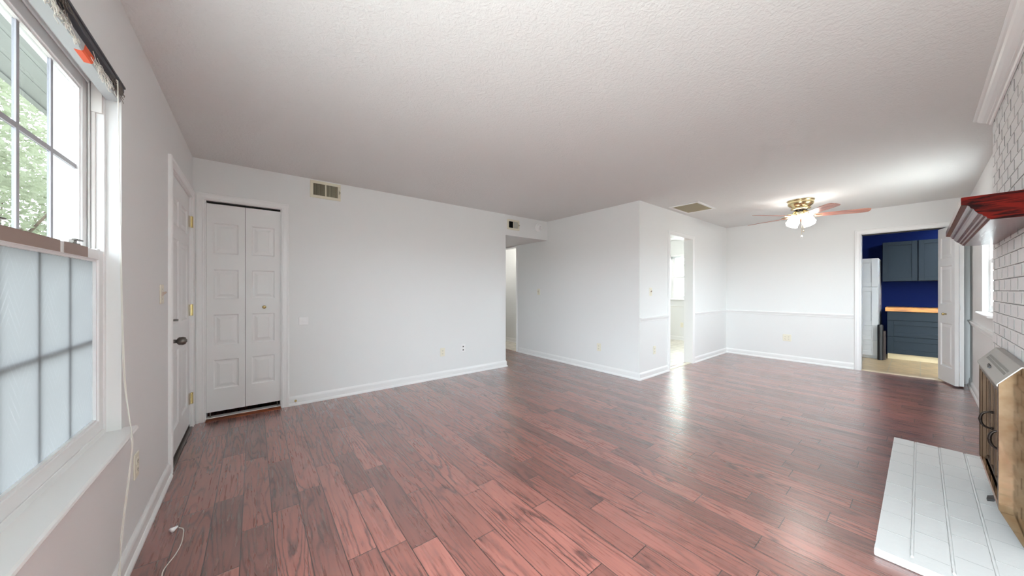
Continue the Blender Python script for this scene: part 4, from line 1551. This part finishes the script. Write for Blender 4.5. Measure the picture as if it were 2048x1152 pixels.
MU = lambda s, z, n: (XU - n, s, z)
for s0, s1, lab in ((0.030, 0.438, 'slate blue upper cabinet, left one, beside the white tall cabinet'), (-0.410, 0.024, 'slate blue upper cabinet, right one, partly behind the folded door')):
    c = thing('wall_cabinet', lab, 'cabinet', (9.28, (s0 + s1) / 2, 1.38), 'slate blue wall cabinets')
    bm = NB()
    box(bm, XU + 0.02, 9.45, s0, s1, 1.385, 2.10)
    obj('body', bm, M_GREYBLUE, c)
    bm = NB()
    shaker(bm, MU, s0 + 0.003, s1 - 0.003, 1.388, 2.097, -0.018, 0.002, 0.062)
    obj('door', bm, M_GREYBLUE, c, bevel=0.002, seg=1)
XT = 8.63
MT = lambda s, z, n: (XT - n, s, z)
tall = thing('tall_cabinet', 'tall white cabinet with doors over two drawers left of the blue counter', 'cabinet', (9.0, 0.78, 0))
bm = NB()
box(bm, XT + 0.02, 9.44, 0.465, 1.10, 0.05, 1.79)
box(bm, XT + 0.05, 9.40, 0.48, 1.08, 0.003, 0.05)
obj('body', bm, M_CABWHITE, tall)
for za, zb, nm in ((1.285, 1.785, 'door'), (0.590, 1.275, 'door'), (0.330, 0.580, 'drawer'), (0.060, 0.320, 'drawer')):
    bm = NB()
    shaker(bm, MT, 0.468, 1.097, za, zb, -0.018, 0.002, 0.075)
    obj(nm, bm, M_CABWHITE, tall, bevel=0.002, seg=1)
bm = NB()
lathe(bm, [(0, 0.0), (0.036, 0.0), (0.036, 0.60), (0.030, 0.615), (0, 0.615)], Matrix.Translation((8.58, 0.436, 0.003)), 24)
tag(obj('black_bin', bm, M_BLACK, smooth=False), 'slim tall black cylinder next to the white cabinet', 'bin')
bm = NB()
box(bm, 8.63, 8.77, 0.378, 0.448, 0.004, 0.50)
tag(obj('step_stool', bm, M_BROWNB, bevel=0.006), 'dark brown narrow box between the white and blue cabinets', 'box')

# ------------------------------------------------------------------ unseen fill lights added to brighten the side rooms
def dome(name, x, y, z, r, m, label):
    t = thing(name, label, 'ceiling light', (x, y, z))
    T = Matrix.Translation((x, y, z))
    obj('base', lathe(NB(), [(0, 0), (r * 1.05, 0), (r * 1.05, -0.015), (0, -0.015)], T, 24), M_WHITEP, t)
    obj('shade', lathe(NB(), [(r, -0.015), (r * 0.95, -0.05), (r * 0.6, -0.085), (0, -0.10)], T, 24, close=False), m, t, smooth=True)


dome('kitchen_fill_light', 6.6, 3.4, H, 0.16, M_KFILL, 'unseen round fill light added in the kitchen')
dome('hall_fill_light', 4.46, 5.25, H, 0.12, M_HFILL, 'unseen round fill light added in the room off the hall')

# ------------------------------------------------------------------ outdoors
struct('ground', 'lawn under the trees outside the left window', box(NB(), -16, -1.3, 3.0, 26, -0.32, -0.25), M_GRASS, 'ground')
struct('ground_yard', 'lawn around the shed outside the kitchen window', box(NB(), 10.5, 26, 1.0, 16, -0.32, -0.25), M_GRASS, 'ground')
bm = NB()
for i in range(5):
    x = -0.605 - i * 0.085
    box(bm, x - 0.083, x, 1.0, 6.0, 2.36, 2.375)
box(bm, -1.055, -1.025, 1.0, 6.0, 2.352, 2.50)
struct('ceiling_porch', 'pale grey soffit boards of the eave outside the left window', bm, M_SOFFIT, 'soffit')


def tree(name, label, x, y, th, crown, n, leaf, m, seed, squash=1.0, trunk=0.12):
    rg = random.Random(seed)
    t = thing(name, label, 'tree', (x, y, -0.25), 'trees outside the windows')
    bm = NB()
    tube(bm, spline([(x, y, -0.25), (x + 0.05, y - 0.03, th * 0.5), (x - 0.04, y + 0.04, th), (x, y, th + crown * 0.6)], 4), [trunk * (1 - 0.055 * k) for k in range(13)], 10)
    for k in range(7):
        a = k * 2.4
        tube(bm, spline([(x, y, th * 0.8 + 0.1 * k), (x + cos(a) * crown * 0.35, y + sin(a) * crown * 0.35, th + 0.25 * crown), (x + cos(a) * crown * 0.75, y + sin(a) * crown * 0.75, th + (0.3 + 0.08 * k) * crown)], 4), [trunk * 0.4 * (1 - 0.1 * q) for q in range(9)], 6)
    obj('trunk', bm, M_BARK, t, smooth=True)
    bm = NB()
    clumps = []
    for _ in range(60):
        while True:
            p = Vector((rg.uniform(-1, 1), rg.uniform(-1, 1), rg.uniform(-1, 1)))
            if 0.25 < p.length < 1:
                break
        clumps.append(p)
    for _ in range(n):
        c = rg.choice(clumps)
        p = c + Vector((rg.gauss(0, 0.13), rg.gauss(0, 0.13), rg.gauss(0, 0.11)))
        p = Vector((x + p.x * crown, y + p.y * crown, th + crown * squash * (0.75 + p.z)))
        if p.z < 0.1:
            continue
        a = Vector((rg.gauss(0, 1), rg.gauss(0, 1), rg.gauss(0, 0.6))).normalized()
        b = a.orthogonal().normalized()
        b = (Matrix.Rotation(rg.uniform(0, 6.28), 3, a) @ b)
        s = leaf * rg.uniform(0.7, 1.3)
        nrm = a.cross(b)
        v = [bm.verts.new(q) for q in (p - a * s, p + b * s * 0.45 + nrm * s * 0.15, p + a * s, p - b * s * 0.45 + nrm * s * 0.15)]
        bm.faces.new((v[0], v[1], v[2]))
        bm.faces.new((v[0], v[2], v[3]))
    me = bpy.data.meshes.new('foliage')
    bm.to_mesh(me)
    bm.free()
    me.transform(Matrix.Translation((-x, -y, 0.25)))
    me.materials.append(m)
    o = bpy.data.objects.new('foliage', me)
    COL.objects.link(o)
    o.parent = t


tree('maple_tree', 'leafy pale green tree right behind the upper left window panes', -3.9, 10.2, 1.5, 2.3, 12000, 0.06, M_LEAF, 1)
tree('maple_tree', 'leafy green tree at the far left edge of the window', -5.4, 5.6, 1.3, 1.9, 9000, 0.06, M_LEAF, 2)
tree('maple_tree', 'tall green tree further back beyond the left window', -6.0, 17.0, 2.6, 3.6, 12000, 0.09, M_LEAF2, 3)
tree('bush', 'low bushy shrub below the trees outside the left window', -2.3, 6.0, 0.1, 0.95, 5000, 0.045, M_LEAF2, 4)
tree('maple_tree', 'green tree above the white shed outside the kitchen window', 18.0, 8.0, 1.8, 2.6, 7000, 0.10, M_LEAF, 5)

shed = thing('garden_shed', 'white sided shed with gable roof outside the kitchen window', 'shed', (12.5, 5.0, -0.25))
bm = NB()
for i in range(13):
    z = -0.25 + i * 0.17
    prism(bm, [(12.0, 4.6, z), (12.0, 4.6, z + 0.17), (11.985, 4.6, z)], [(12.0, 7.2, z), (12.0, 7.2, z + 0.17), (11.985, 7.2, z)])
box(bm, 12.0, 14.2, 4.6, 7.2, -0.25, 1.96)
obj('siding_wall', bm, M_SIDING, shed)
bm = NB()
prism(bm, [(11.8, 4.40, 1.90), (11.8, 5.9, 2.55), (11.8, 7.4, 1.90), (11.8, 7.4, 2.00), (11.8, 5.9, 2.66), (11.8, 4.40, 2.00)],
      [(14.4, 4.40, 1.90), (14.4, 5.9, 2.55), (14.4, 7.4, 1.90), (14.4, 7.4, 2.00), (14.4, 5.9, 2.66), (14.4, 4.40, 2.00)])
obj('roof', bm, M_SOFFIT, shed)
